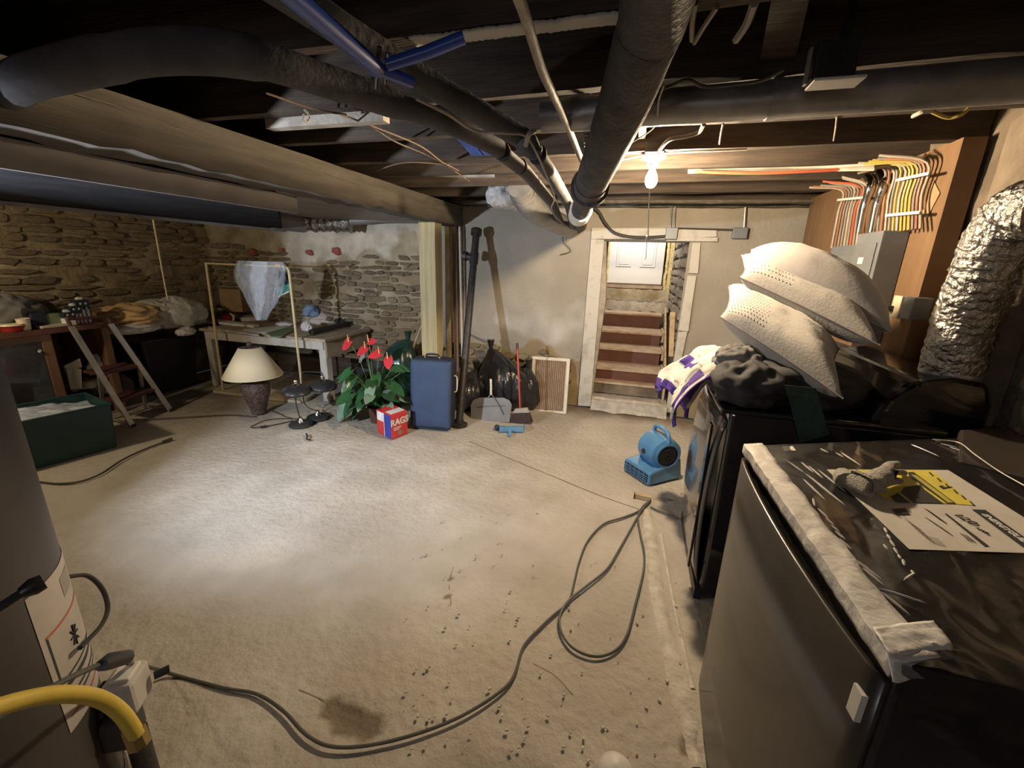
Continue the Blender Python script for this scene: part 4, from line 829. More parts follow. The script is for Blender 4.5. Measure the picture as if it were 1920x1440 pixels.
# pillows
def pillow(name, label, c1, c2, V, th, m, shape=.10, tex=None, sq=4):
    c1, c2, V = Vector(c1), Vector(c2), Vector(V); U = (c2-c1)/2; Vh = V/2; c = (c1+c2)/2+Vh; T = U.cross(Vh).normalized()
    if T.z < 0: T = -T
    t = thing(name, label, 'pillow', c, group='pillows stacked on the washer')
    for sgn in (1,):
        def f(u, v, s_):
            a, b_ = u*2-1, v*2-1
            h = max(0, (1-abs(a)**sq))*max(0, (1-abs(b_)**sq)); h = h**.55
            k1 = 1-shape*(1-b_*b_); k2 = 1-shape*(1-a*a)
            w_ = .012*fb((a*1.5, b_*1.5, c.x*7), 1)*h
            return c+U*a*k1+Vh*b_*k2+T*(s_*h*th/2*(1.0)+w_)
        b = MB().grid(lambda u, v: f(u, v, 1), 36, 28).grid(lambda u, v: f(u, 1-v, -1), 36, 28)
        b.build('cover', m, t, sharp=180)
    ring = [f(k/24, 0, 0) for k in range(25)]+[f(1, k/24, 0) for k in range(1, 25)]+[f(1-k/24, 1, 0) for k in range(1, 25)]+[f(0, 1-k/24, 0) for k in range(1, 25)]
    MB().tube(ring, .0035, 5).build('piping', 'piping' if tex else m, t)
    if tex:
        b = MB()
        for i in range(tex[0]):
            for j in range(tex[1]):
                u, v = .06+.34*(i+(j % 2)*.5)/tex[0], .08+.6*j/tex[1]
                p = Vector(f(u, v, 1)); q = Vector(f(u+.012, v, 1)); r = Vector(f(u, v+.02, 1))
                d1, d2 = (q-p), (r-p); n_ = d1.cross(d2).normalized(); n_ = n_ if n_.z > 0 else -n_
                b.add([p-d1*.6, p-d2*.6, p+d1*.6, p+d2*.6, p+n_*.004], [(0, 1, 4), (1, 2, 4), (2, 3, 4), (3, 0, 4)], True)
        o_ = b.build('waffle_texture', m, t); o_['kind'] = 'stuff'
    return t
pillow('pillow', 'lowest cream pillow of the stack, with waffle texture and dark piping', ay(1350, 594, 2.42), ay(1581, 748, 1.90), Vector((.07, .31, .15)), .22, 'pilloww', tex=(12, 12))
pillow('pillow', 'middle cream pillow of the stack with dark piping and pointed corners', ay(1386, 520, 2.50), ay(1650, 648, 2.05), Vector((.05, .31, .12)), .18, 'pilloww', tex=(12, 8))
pillow('pillow', 'plump smooth grey pillow on top of the stack', ay(1412, 508, 2.50), ay(1672, 622, 2.12), Vector((.05, .34, .12)), .31, 'pillow', shape=-.03, sq=2.1)
# ================================================================ FRONT RIGHT APPLIANCE
FZ = 1.04
A = az(1402, 838, FZ); B = az(1686, 1246, FZ); C_ = az(1776, 824, FZ); D2 = az(1920, 911, FZ)
D = C_+(D2-C_)*((B.y-C_.y)/(D2.y-C_.y))
fr = thing('boxed_appliance', 'waist-high black appliance still in clear film with label and glove on top', 'appliance', ((A.x+D.x)/2, (A.y+D.y)/2, 0))
def dz(p, z): return Vector((p.x, p.y, z))
MB().hexa([dz(p, .03) for p in (A, B, D, C_)], [dz(p, FZ) for p in (A, B, D, C_)]).build('cabinet', 'fridget', fr, bevel=.012, seg=3)
MB().grid(lambda u, v: (A.lerp(B, u).x-.005-.028*math.sin(PI*u)**.6, A.lerp(B, u).y, .06+(FZ-.10)*v), 24, 4).build('front_door', 'fridgef', fr, solid=.012)
MB().grid(lambda u, v: (A.lerp(B, u).x+.02*v, A.lerp(B, u).y, .0+.06*v), 6, 1).build('toe_kick', 'black', fr)
st_ = MB().slab([ax(1640, 1228, A.x-.035) if 0 else dz(B, .90)+Vector((-.012, .012, 0)), dz(B, .90)+Vector((-.014, .035, 0)), dz(B, .955)+Vector((-.014, .035, 0)), dz(B, .955)+Vector((-.012, .012, 0))], (-1, 0, 0), .012)
st_.build('rating_sticker', 'plasticw', fr)
# foam strip along the top front edge
fm = thing('foam_strip', 'white foam protection strip taped along the left top edge of the appliance', 'foam strip', A)
nx = (C_-A).normalized(); ln = (B-A)
def fs(u, v):
    p = A+ln*(u*1.01-.005); w_ = .062+.008*fb((u*8, 0, 3), 1)+.015*sm(.85, 1, u)
    q = v*2
    if q <= 1: return p+Vector((-.010-.004*fb((u*14, 1, 0), 1), 0, -.022+.028*q))
    return p+nx*(-.010+(w_)*(q-1))+Vector((0, 0, .008+.004*fb((u*12, v*4, 2), 1)))
MB().grid(fs, 60, 8).build('foam', 'foamw', fm, solid=.004)
def fcor(u, v):
    p = B+Vector((.0, .06, 0))+nx*(.115*u-.015)+Vector((0, -.075*v, .012-.07*max(0, v-.62)**1.0+.004*fb((u*5, v*5, 8), 1)))
    return p
MB().grid(fcor, 14, 14).build('folded_corner', 'foamw', fm, solid=.003)
# film over the top
cf = thing('clear_film', 'wrinkled clear plastic film stretched over the appliance top', 'plastic film', (A+D)/2)
def ff(u, v):
    p = A.lerp(B, v).lerp(C_.lerp(D, v), u*1.04); ed = max(0, u-.95)*1.0
    w_ = .0025+.0035*abs(fb((u*9+v*3, v*2.2, 0), 1))+.012*max(0, v-.8)*abs(fb((u*7, v*9, 2), 1))*5
    return p+Vector((0, 0, w_+.001))
MB().grid(ff, 60, 60).build('film_sheet', 'filmlow', cf)
def fn_(u, v):
    p = B.lerp(D, u)
    return p+Vector((0, -.006-.03*v*abs(fb((u*6, v*2, 4), 1))-.015*v, .006-.22*v*(.35+.65*sm(0, .5, u))))
MB().grid(fn_, 40, 12).build('film_skirt', 'filmlow', cf)
r = random.Random(3)
def z6(x, y): return (1380+x/2.88, 800+y/2.88)
def topz(p, h=.004): return az(p[0], p[1], FZ+h)
SCR = [((260, 175), (370, 250)), ((350, 190), (420, 250)), ((390, 210), (470, 280)), ((440, 230), (600, 360)), ((370, 250), (500, 350)), ((360, 280), (485, 400)), ((430, 300), (590, 425)), ((455, 118), (500, 142)), ((535, 140), (580, 165)), ((565, 138), (680, 215)), ((945, 95), (1100, 163)), ((415, 385), (425, 430)), ((440, 440), (500, 500)), ((480, 490), (530, 535)), ((510, 530), (560, 570)), ((530, 560), (590, 610)), ((550, 600), (625, 665)), ((800, 545), (815, 575)), ((815, 580), (835, 610)), ((830, 610), (858, 650)), ((850, 650), (875, 690)), ((875, 690), (890, 715)), ((900, 715), (910, 750)), ((795, 635), (820, 665)), ((905, 830), (965, 790)), ((945, 775), (965, 800)), ((640, 715), (790, 830)), ((680, 760), (800, 860)), ((760, 870), (1030, 955)), ((780, 890), (940, 1020)), ((1075, 75), (1110, 80)), ((1100, 90), (1200, 115)), ((1150, 110), (1250, 140))]
for (p, q) in SCR:
    P_, Q_ = topz(z6(*p)), topz(z6(*q)); n_ = 8
    MB().tube([P_.lerp(Q_, k/n_)+Vector((0, 0, .0004*(k % 2))) for k in range(n_+1)], [.0002+.0026*math.sin(PI*k/n_)**.5 for k in range(n_+1)], 5).build('film_wrinkle', 'streak', cf)
MB().tube(curve([topz(z6(1060, 68), .01), topz(z6(1200, 85), .02), topz(z6(1290, 150), .02), topz(z6(1420, 240), .02), topz(z6(1560, 320), .02), topz(z6(1700, 400), .02)], 6), .002, 5).build('film_edge', 'streak', cf)
MB().slab([topz(z6(248, 106), .003), topz(z6(305, 106), .003), topz(z6(325, 130), .003), topz(z6(262, 132), .003)], (0, 0, 1), .001).build('small_sticker', 'plasticw', cf)
# energy guide label
lbt = thing('energy_label', 'large white and yellow energy guide label lying under the film of the appliance', 'label', topz(z6(1100, 500), 0))
Lc = [topz(z6(*p), .005) for p in ((490, 232), (1145, 235), (1900, 706), (1900, 690), (935, 663))]
MB().slab([topz(z6(*p), .0055) for p in ((490, 232), (1145, 235), (1700, 582), (1750, 690), (935, 663))], (0, 0, 1), .0008).build('label_sheet', 'labelw', lbt)
Lo = topz(z6(490, 232), .007); ux = (topz(z6(935, 663), .007)-Lo).normalized()
vx = Vector((-ux.y, ux.x, 0)); vx = vx if vx.x > 0 else -vx
def lq(pts, m, h=.0068): MB().slab([topz(z6(*p), h) for p in pts], (0, 0, 1), .0006).build('print_block', m, lbt)
lq([(590, 236), (1060, 236), (1290, 425), (815, 398)], 'labely')
def zL(x, y): return (1640+x/6.857, 870+y/6.857)
def lL(pts, m, h=.0076): MB().slab([topz(zL(*p), h) for p in pts], (0, 0, 1), .0005).build('print_block', m, lbt)
lL([(430, 105), (500, 105), (1045, 508), (930, 508), (560, 245), (440, 155)], 'ink')
lL([(590, 265), (640, 330), (880, 505), (500, 497), (330, 370), (380, 300)], 'ink')
lL([(200, 420), (300, 372), (455, 497), (270, 490)], 'ink')
for k in range(3): lL([(470+k*25, 135+k*4), (482+k*25, 137+k*4), (960+k*25, 495), (945+k*25, 495)], 'labely', .0082)
for k in range(6):
    x, y = 690+k*105, 105+k*75; lL([(x, y), (x+22, y), (x+75, y+52), (x+50, y+52)], 'ink')
lL([(820, 285), (865, 275), (930, 315), (880, 325)], 'ink'); lL([(905, 300), (985, 290), (1000, 302), (915, 318)], 'ink')
lL([(215, 580), (390, 570), (455, 648), (290, 650)], 'ink')
lL([(900, 640), (925, 640), (1465, 1052), (1405, 1052)], 'ink')
lL([(1250, 585), (1420, 590), (2130, 1085), (1930, 1085)], 'ink')
for k in range(8):
    x, y = 380+k*45, 700+k*42; lL([(x, y), (x+5, y), (x+225, y+150 if k < 5 else y+60), (x+210, y+150 if k < 5 else y+60)], 'cgrey')
for k in range(4):
    x, y = 640+k*26, 570+k*16; lL([(x, y), (x+8, y), (x+215, y+150), (x+203, y+150)], 'ink')
    x, y = 640+k*26, 680+k*16; lL([(x, y), (x+8, y), (x+290, y+190), (x+278, y+190)], 'cgrey')
for k in range(3):
    x, y = 1090+k*40, 885+k*12; lL([(x, y), (x+7, y), (x+130, y+100), (x+118, y+100)], 'ink')
e0, e1 = topz(zL(1355, 612), .0085), topz(zL(1590, 770), .0085); es = (e1-e0).length/4/.70
text('ENERGYGUIDE', 'lettering', 'paper', es, e0+(e1-e0).normalized()*es*.70*5.6+vx*es*.05, (e1-e0), vx, lbt, .0005)
h0, h1 = topz(zL(1015, 625), .0085), topz(zL(1320, 790), .0085); hs = (h1-h0).length/1.75
text('120', 'lettering', 'ink', hs, h0.lerp(h1, .5), (h1-h0), vx, lbt, .0)
text('kWh', 'lettering', 'ink', hs*.42, topz(zL(1390, 860), .0085), (h1-h0), vx, lbt, .0)
# glove
gl = thing('work_glove', 'crumpled grey knit glove lying on the label of the appliance', 'glove', topz(z6(740, 290), 0))
def gpt(x, y, h): return topz(z6(x, y), h)
V_ = [gpt(610, 330, .03), gpt(680, 300, .035), gpt(740, 290, .035), gpt(790, 260, .04)]
bmv = [(gpt(600, 290, .02), .020), (gpt(650, 310, .035), .030), (gpt(720, 300, .035), .030), (gpt(780, 270, .04), .026)]
def skin(name, chains, m, parent):
    me = bpy.data.meshes.new(name); vs = []; es = []; rad = []
    for ch in chains:
        st0 = len(vs)
        for i, (p, rr) in enumerate(ch):
            if i == 0 and isinstance(p, int): prev = p; continue
            vs.append(world_of(parent).inverted() @ Vector(p)); rad.append(rr)
            if i > 0: es.append((prev, len(vs)-1))
            prev = len(vs)-1
    me.from_pydata([tuple(v) for v in vs], es, []); o_ = bpy.data.objects.new(name, me); COL.objects.link(o_); o_.parent = parent
    sk = o_.modifiers.new('skin', 'SKIN'); sk.use_smooth_shade = True
    for i, rr in enumerate(rad): me.skin_vertices[0].data[i].radius = (rr, rr*.8)
    me.skin_vertices[0].data[0].use_root = True
    sb = o_.modifiers.new('sub', 'SUBSURF'); sb.levels = sb.render_levels = 2
    me.materials.append(MT[m]); return o_
skin('glove_body', [bmv, [(3, 0), (gpt(835, 205, .045), .013), (gpt(875, 200, .03), .011)], [(3, 0), (gpt(850, 240, .04), .012), (gpt(915, 250, .025), .011)], [(2, 0), (gpt(820, 300, .03), .012), (gpt(890, 290, .02), .011)],
     [(2, 0), (gpt(760, 335, .03), .012), (gpt(810, 340, .02), .010)], [(1, 0), (gpt(690, 345, .03), .012), (gpt(740, 370, .02), .010)]], 'glove', gl)
MB().tube([gpt(575, 262, .02), gpt(585, 280, .022), gpt(600, 300, .022)], [.022, .026, .027], 12).build('cuff', 'glove', gl)
# dark item behind the appliance at the right edge
tag(MB().slab([Vector((1.0, 1.55, .80)), Vector((1.39, 1.3, .80)), Vector((1.39, 2.0, .80)), Vector((1.20, 1.9, .80))], (0, 0, 1), .25).build('wrapped_carton', 'fridgef', bevel=.01), 'dark film-wrapped carton wedged behind the appliance at the right edge', 'carton')
# ================================================================ BLUE AIR MOVER
bl = thing('air_mover', 'blue plastic floor blower with carry handle beside the washer', 'blower', (.2, 3.2, 0))
f0, f1, f2 = az(1168, 880, .0), az(1216, 912, .0), az(1262, 898, .0)
ex = (f1-f0).normalized(); ey = Vector((-ex.y, ex.x, 0)); ey = ey if ey.y > 0 else -ey
W_ = (f1-f0).length
def bp_(a, b_, z): return f0+ex*a+ey*b_+Vector((0, 0, z))
MB().hexa([bp_(0, 0, 0), bp_(W_, 0, 0), bp_(W_-.0, .34, 0), bp_(.0, .34, 0)], [bp_(0, 0, .10), bp_(W_, 0, .10), bp_(W_-.03, .34, .16), bp_(.03, .34, .16)]).build('housing', 'sky', bl, bevel=.018, seg=3)
MB().hexa([bp_(.02, -.006, .02), bp_(W_-.02, -.006, .02), bp_(W_-.02, .006, .02), bp_(.02, .006, .02)], [bp_(.02, -.006, .085), bp_(W_-.02, -.006, .085), bp_(W_-.02, .006, .085), bp_(.02, .006, .085)]).build('outlet', 'grill', bl)
for k in range(3): MB().bar(bp_(.02, -.008, .035+.017*k), bp_(W_-.02, -.008, .035+.017*k), .006, .004).build('grille_bar', 'sky', bl)
for k in range(5): MB().bar(bp_(.04+k*.05, -.008, .02), bp_(.04+k*.05, -.008, .085), .006, .004, (0, 1, 0)).build('grille_bar', 'sky', bl)
cc = bp_(W_*.55, .20, .21)
dx = (ex*.9-ey*.2).normalized()
MB().lathe(cc, [(0, -.125), (.10, -.125), (.125, -.11), (.135, 0), (.125, .10), (.10, .115), (0, .115)], 32, axis=dx).build('drum', 'sky', bl)
MB().lathe(cc+dx*.112, [(.098, .0), (.10, .014), (.088, .016), (.084, .004)], 28, axis=dx).build('inlet_ring', 'sky', bl)
MB().lathe(cc+dx*.113, [(0, .004), (.086, .004), (.086, 0)], 28, axis=dx).build('inlet_shadow', 'grill', bl)
for k in range(4): MB().lathe(cc+dx*.124, [(.018+.02*k, -.002), (.022+.02*k, 0), (.018+.02*k, .002)], 24, axis=dx).build('inlet_ring', 'castiron', bl)
MB().box(cc+Vector((0, 0, .04))-dx*.115-ey*.05, (.05, .07, .10), (0, 0, math.atan2(ex.y, ex.x))).build('control_box', 'sky', bl, bevel=.012)
MB().lathe(cc-dx*.03-ey*.125+Vector((0, 0, .0)), [(0, .022), (.02, .02), (.022, 0)], 16, axis=-ey).build('control_knob', 'black', bl)
MB().box(cc-dx*.03-ey*.122+Vector((0, 0, .0)), (.07, .012, .08), (0, 0, math.atan2(ex.y, ex.x))).build('control_plate', 'panel', bl, bevel=.004)
MB().tube(curve([cc-dx*.10+Vector((0, 0, .09)), cc-dx*.09+Vector((0, 0, .165)), cc+Vector((0, 0, .185)), cc+dx*.09+Vector((0, 0, .165)), cc+dx*.11+Vector((0, 0, .10))], 6), .016, 12).build('handle', 'sky', bl)
# ================================================================ BACK WALL ROW
def z5(x, y): return (740+x/5.647, 600+y/5.647)
# suitcase
sL, sR = az(772, 803), az(845, 810); sd_ = (sR-sL); sw_ = sd_.length; sd_ = sd_.normalized(); sn = Vector((-sd_.y, sd_.x, 0))
su = thing('suitcase', 'tall blue fabric suitcase standing upright in front of the post', 'suitcase', (sL+sR)/2)
def sp_(a, b_, z): return sL+sd_*a+sn*(b_+z*.08)+Vector((0, 0, z))
hS = .70
MB().hexa([sp_(0, 0, .01), sp_(sw_, 0, .01), sp_(sw_, .17, .01), sp_(0, .17, .01)], [sp_(-.01, 0, hS), sp_(sw_+.01, 0, hS), sp_(sw_+.01, .17, hS), sp_(-.01, .17, hS)]).build('shell', 'navy', su, bevel=.05, seg=4)
MB().grid(lambda u, v: sp_(.0+u*sw_, -.012-.028*(max(0, (1-abs(2*u-1)**4)*(1-abs(2*v-1)**4)))**.5-.006*fb((u*2, v*2, 0), 1), .03+v*(hS-.045)), 20, 26).build('front_pocket', 'suit', su, solid=.01)
for z in (.02, hS-.01): MB().tube([sp_(.03, -.01, z), sp_(sw_-.03, -.01, z)], .007, 6).build('piping', 'navy', su)
for a_ in (0.0, sw_): MB().tube([sp_(a_, -.01, .04), sp_(a_, -.01, hS-.04)], .007, 6).build('piping', 'navy', su)
MB().tube(curve([sp_(sw_*.3, .06, hS), sp_(sw_*.35, .06, hS+.03), sp_(sw_*.6, .06, hS+.03), sp_(sw_*.66, .06, hS)], 4), .01, 8).build('top_handle', 'navy', su)
MB().tube(curve([sp_(sw_+.01, .06, .38), sp_(sw_+.035, .06, .40), sp_(sw_+.035, .06, .52), sp_(sw_+.01, .06, .54)], 4), .007, 8).build('side_handle', 'plasticw', su)
for px in ((.30), (.66)): MB().box(sp_(sw_*px, .05, hS+.006), (.015, .012, .02)).build('handle_clip', 'brass', su)
# leaning black pipe
lp = thing('cast_iron_pipe', 'long black iron pipe with a side tee leaning against the back wall', 'pipe', az(858, 790))
pt, pb_ = ay(893, 437, 4.55), az(861, 792, .03)
MB().tube([pb_, pt], .038, 16).build('pipe_length', 'castiron', lp)
dpp = (pt-pb_).normalized()
MB().tube([pt-dpp*.02, pt+dpp*.04], .058, 16).build('top_flange', 'castiron', lp)
MB().lathe(pb_, [(.0, -.03), (.085, -.03), (.085, -.015), (.05, .0), (.045, .03)], 20).build('bottom_flange', 'castiron', lp)
tee = pb_+dpp*((pt-pb_).length*.86)
MB().tube([tee, tee+Vector((-.09, -.02, .02))], .036, 14).build('tee_branch', 'castiron', lp); MB().tube([tee+Vector((-.07, -.02, .015)), tee+Vector((-.115, -.02, .022))], .05, 14).build('tee_rim', 'castiron', lp)
MB().tube([tee-dpp*.06, tee+dpp*.06], .047, 16).build('tee_body', 'castiron', lp)
def upright(name, label, cat, px0, px1, y0_, Y, m, wd, dp=.03):
    a_ = ay(px0, y0_, Y); a_.z = 1.97; b_ = ay(px1, 670, Y); d = (a_-b_); b2 = b_-d*(b_.z/d.z)
    return tag(MB().bar(b2, a_, wd, dp, (0, 1, 0)).build(name, m, bevel=.004), label, cat)
upright('brown_board', 'narrow brown upright board just right of the timber post', 'board', 851, 856, 428, 4.66, 'oldboard', .055)
upright('white_strip', 'thin white upright strip between the brown board and the iron pipe', 'strip', 862, 867, 428, 4.70, 'whitepaint', .022)
upright('grey_board', 'rough grey upright board tight against the timber post', 'board', 839, 843, 428, 4.70, 'rubble', .06)
tag(MB().tube([ay(799, 590, 4.5), ay(775, 650, 4.3), ay(757, 700, 4.2)], .012, 8).build('wooden_stick', 'palewood'), 'thin wooden stick leaning on the rubble wall left of the post', 'stick')
tag(MB().slab([ay(788, 640, 4.55), ay(803, 640, 4.55), ay(795, 720, 4.4), ay(765, 720, 4.4)], (0, 1, 0), .02).build('leaning_board', 'palewood'), 'pale board leaning behind the blue suitcase', 'board')
# bin bags
def bag(name, label, c, size, seed, knot, m='bag', knotdir=(0, 0, 1)):
    t = thing(name, label, 'bin bag', (c[0], c[1], 0)); c = Vector(c); sx, sy, sz = [k/2 for k in size]; kn = Vector(knot)
    def f(u, v):
        a = 2*PI*(u % 1.0); 
        r = math.sin(PI*min(1, v*1.0)**.8)**.62 if v < 1 else 0
        z = -math.cos(PI*v); fold = 1+.13*(1-abs(fb((math.cos(a)*2.2+seed, math.sin(a)*2.2, v*1.1), 1)*2.4))+.04*math.sin(a*11+seed+v*5)*sm(.5, 1, v)
        p = Vector((math.cos(a)*sx*r*fold, math.sin(a)*sy*r*fold, z*sz)); q = c+p
        k = sm(.55, 1, v); ctr = c.lerp(kn, k); q = q.lerp(Vector((ctr.x+(p.x)*(1-k*.75), ctr.y+p.y*(1-k*.75), q.z*(1-k)+kn.z*k)), k)
        q.z = max(q.z, .006); return q
    MB().grid(f, 48, 30).build('bag_body', m, t, sharp=180)
    kd = Vector(knotdir)
    MB().tube([kn-kd*.05, kn-kd*.01, kn+kd*.03, kn+kd*.09], [.05, .022, .03, .045], 12).build('knot', m, t)
    return t
bag('bin_bag', 'big bulging black bin bag with twisted top against the back wall', (-1.40, 4.47, .25), (.66, .42, .52), 1, (-1.56, 4.55, .66))
bag('bin_bag', 'lower black bin bag behind the broom', (-1.15, 4.52, .2), (.36, .3, .42), 5, (-1.12, 4.6, .46))
bag('bin_bag', 'low black bin bag beside the foot of the iron pipe', (-1.72, 4.30, .17), (.34, .4, .36), 8, (-1.70, 4.45, .42))
# tin dustpan
def zz5(pts, Y=None, tilt=(3.99, .22)):
    out = []
    for x, y in pts:
        px, py = z5(x, y); p = az(px, py)
        d = ray(px, py); t = (tilt[0])/(d.y-tilt[1]*d.z) if True else 0
        # plane y = y0 + k (z): solve (d.y t) = y0 + k(1.6 + d.z t)
        t = (tilt[0]+tilt[1]*1.6)/(d.y-tilt[1]*d.z); out.append(CAM+d*t)
    return out
dp = thing('metal_dustpan', 'grey metal dustpan standing on edge against the black bag', 'dustpan', az(918, 791))
pts = zz5([(805, 1083), (1215, 1086), (1240, 900), (1215, 850), (1150, 822), (900, 822), (830, 850), (805, 900)])
MB().slab(pts, (0, 1, -.2), .012).build('pan_plate', 'steelmat', dp, bevel=.004)
q = zz5([(870, 912), (1170, 906)]); MB().bar(q[0]+Vector((0, -.006, 0)), q[1]+Vector((0, -.006, 0)), .01, .006).build('ridge', 'steelmat', dp)
q = zz5([(1018, 625), (1020, 700), (1020, 790)]); MB().tube([p+Vector((0, .0, 0)) for p in q], .012, 10).build('handle', 'plasticw', dp)
q = zz5([(1020, 785), (985, 825)]); MB().tube(q, .006, 6).build('wire_arm', 'steelmat', dp); q = zz5([(1020, 785), (1060, 825)]); MB().tube(q, .006, 6).build('wire_arm', 'steelmat', dp)
q = zz5([(1040, 790), (1100, 880), (1160, 1000)]); MB().tube([p+Vector((0, -.01, 0)) for p in q], .003, 6).build('hanging_loop', 'wiredark', dp)
# broom
br = thing('broom', 'broom with a red handle and dark bristles leaning in front of the bin bags', 'broom', az(975, 793))
q = zz5([(1296, 245), (1310, 600), (1328, 935)], tilt=(4.02, .30)); MB().tube([q[2]+(q[0]-q[2])*1.0, q[2]], .011, 10).build('handle', 'redp', br)
MB().tube([q[0], q[0]+(q[2]-q[0])*.09], .013, 10).build('handle_grip', 'castiron', br)
q = zz5([(1245, 990), (1425, 985), (1400, 935), (1270, 945)], tilt=(4.02, .1)); MB().slab(q, (0, 1, 0), .04).build('broom_head', 'wire', br, bevel=.006)
q = zz5([(1205, 1086), (1455, 1086), (1420, 985), (1245, 990)], tilt=(4.02, .1))
def brf(u, v): p = q[0].lerp(q[1], u).lerp(q[3].lerp(q[2], u), v); return p+Vector((0, -.004-.01*abs(math.sin(u*40))*(1-v), 0))
MB().slab(q, (0, 1, 0), .045).build('bristles', 'bristle', br); MB().grid(brf, 80, 2).build('bristle_tips', 'bristle', br)['kind'] = 'stuff'
# blue dustpan
bdp = thing('blue_dustpan', 'small blue plastic dustpan lying on the floor before the broom', 'dustpan', az(960, 803))
q = [az(*z5(*p)) for p in ((1110, 1190), (1360, 1190), (1378, 1130), (1095, 1130))]
MB().slab(q, (0, 0, 1), .008).build('pan_base', 'pan', bdp)
up_ = Vector((0, 0, .055))
MB().slab([q[0], q[1], q[1]+up_, q[0]+up_], (0, 1, 0), .006).build('front_wall', 'pan', bdp, bevel=.002)
MB().slab([q[1], q[2], q[2]+up_*.6, q[1]+up_], (-1, 0, 0), .006).build('side_wall', 'pan', bdp); MB().slab([q[0], q[3], q[3]+up_*.6, q[0]+up_], (1, 0, 0), .006).build('side_wall', 'pan', bdp)
MB().bar(az(*z5(1220, 1180))+Vector((0, 0, .03)), az(*z5(1220, 1235))+Vector((0, 0, .01)), .03, .012).build('handle', 'pan', bdp, bevel=.004)
tag(crumple(az(*z5(1082, 1160))+Vector((0, 0, .02)), (.05, .06, .05), 3, .3).build('debris_lump', 'bag'), 'small black lump on the floor left of the blue dustpan', 'debris')
# furnace filter
ft = thing('air_filter', 'dirty pleated air filter in a white card frame leaning on the wall', 'filter', az(1028, 775))
qc = zz5([(1425, 975), (1815, 1003), (1858, 410), (1460, 383)], tilt=(4.50, .45))
def ql(u, v): return qc[0].lerp(qc[1], u).lerp(qc[3].lerp(qc[2], u), v)
nf = (qc[1]-qc[0]).cross(qc[3]-qc[0]).normalized(); nf = nf if nf.y < 0 else -nf
for (u0, u1, v0, v1) in ((0, 1, 0, .055), (0, 1, .945, 1), (0, .085, .055, .945), (.915, 1, .055, .945)):
    MB().slab([ql(u0, v0), ql(u1, v0), ql(u1, v1), ql(u0, v1)], -nf, .022).build('frame_side', 'frame', ft, bevel=.002)
MB().slab([ql(.08, .05)-nf*.010, ql(.92, .05)-nf*.010, ql(.92, .95)-nf*.010, ql(.08, .95)-nf*.010], -nf, .006).build('filter_back', 'oldboard', ft)
for k in range(17):
    u = .10+.8*k/16; MB().slab([ql(u-.010, .05)-nf*.010, ql(u+.010, .05)-nf*.010, ql(u+.010, .95)-nf*.010, ql(u-.010, .95)-nf*.010], nf, .010).build('pleat', 'pleat', ft)
# ================================================================ CARTON, PLANT, LAMPS
cb = thing('rag_box', 'red and white printed carton of rags with blue strip in front of the plant', 'box', az(735, 815))
F_, L_, R_ = az(735, 825), az(708, 811), az(765, 813); K_ = L_+R_-F_; hB = .235; zu = Vector((0, 0, hB))
MB().hexa([F_, R_, K_, L_], [p+zu for p in (F_, R_, K_, L_)]).build('carton', 'boxred', cb, bevel=.004)
nl = (L_-F_).cross(zu).normalized(); nl = nl if nl.y < 0 else -nl
nr = (R_-F_).cross(zu).normalized(); nr = nr if nr.y < 0 else -nr
def face(o_, a_, n_, u0, u1, v0, v1, m, h=.001): MB().slab([o_+a_*u0+zu*v0+n_*h, o_+a_*u1+zu*v0+n_*h, o_+a_*u1+zu*v1+n_*h, o_+a_*u0+zu*v1+n_*h], n_, .0006).build('print_panel', m, cb)
aL, aR = L_-F_, R_-F_
face(F_, aL, nl, .02, .45, .02, .98, 'boxblue'); face(F_, aL, nl, .5, .95, .60, .97, 'boxwhite'); face(F_, aL, nl, .47, .5, .02, .98, 'boxwhite')
MB().slab([F_+zu+(aL)*.1+aR*.1+Vector((0, 0, .001)), F_+zu+aL*.1+aR*.95+Vector((0, 0, .001)), F_+zu+aL*.5+aR*.95+Vector((0, 0, .001)), F_+zu+aL*.5+aR*.1+Vector((0, 0, .001))], (0, 0, 1), .0006).build('print_panel', 'boxwhite', cb)
text('RAGS', 'lettering', 'boxwhite', .085, F_+aR*.5+zu*.66+nr*.003, aR, Vector((0, 0, 1))+aR.normalized()*.15, cb, .003)
for k in range(3): face(F_, aR, nr, .12, .62-.08*k, .44-.05*k, .46-.05*k, 'boxwhite')
MB().lathe(F_+aR*.5+zu*.2+nr*.002, [(0, .001), (.026, .001), (.026, 0)], 20, axis=nr).build('print_seal', 'cgrey', cb)
# anthurium
pl = thing('anthurium_plant', 'leafy green houseplant with red flowers in a brown pot beside the carton', 'plant', az(706, 793))
pc = az(706, 790)
MB().lathe(pc, [(0, .0), (.055, .0), (.075, .14), (.082, .145), (.082, .16), (.07, .16), (.066, .13), (0, .13)], 24).build('pot', 'pot', pl)
MB().lathe(pc+Vector((0, 0, .13)), [(.066, 0), (.0, .012)], 16).build('soil', 'seam', pl)
def leaf_mesh(m, kind='leaf', L=1.0, W=.62, cup=.18):
    b = MB(); nu, nv = 8, 4
    def f(u, v):
        a = (v*2-1); x = u; wv = W*.5*(math.sin(PI*min(1, (x+.10)/1.10)**.72)**.8 if x < 1 else 0)
        xb_ = x-.16*abs(a)*(1-x)**3*1.8
        return (xb_*L, a*wv, cup*(abs(a)**1.5)*wv-.35*x*x*L*.5+.02*math.sin(x*9))
    b.grid(f, nu, nv); o_ = b.build(kind, m, solid=0); me = o_.data; bpy.data.objects.remove(o_); return me
LM = leaf_mesh('leaf'); LP_ = leaf_mesh('leafpale'); SPM = leaf_mesh('spathe', 'flower_spathe', 1, .8, .05)
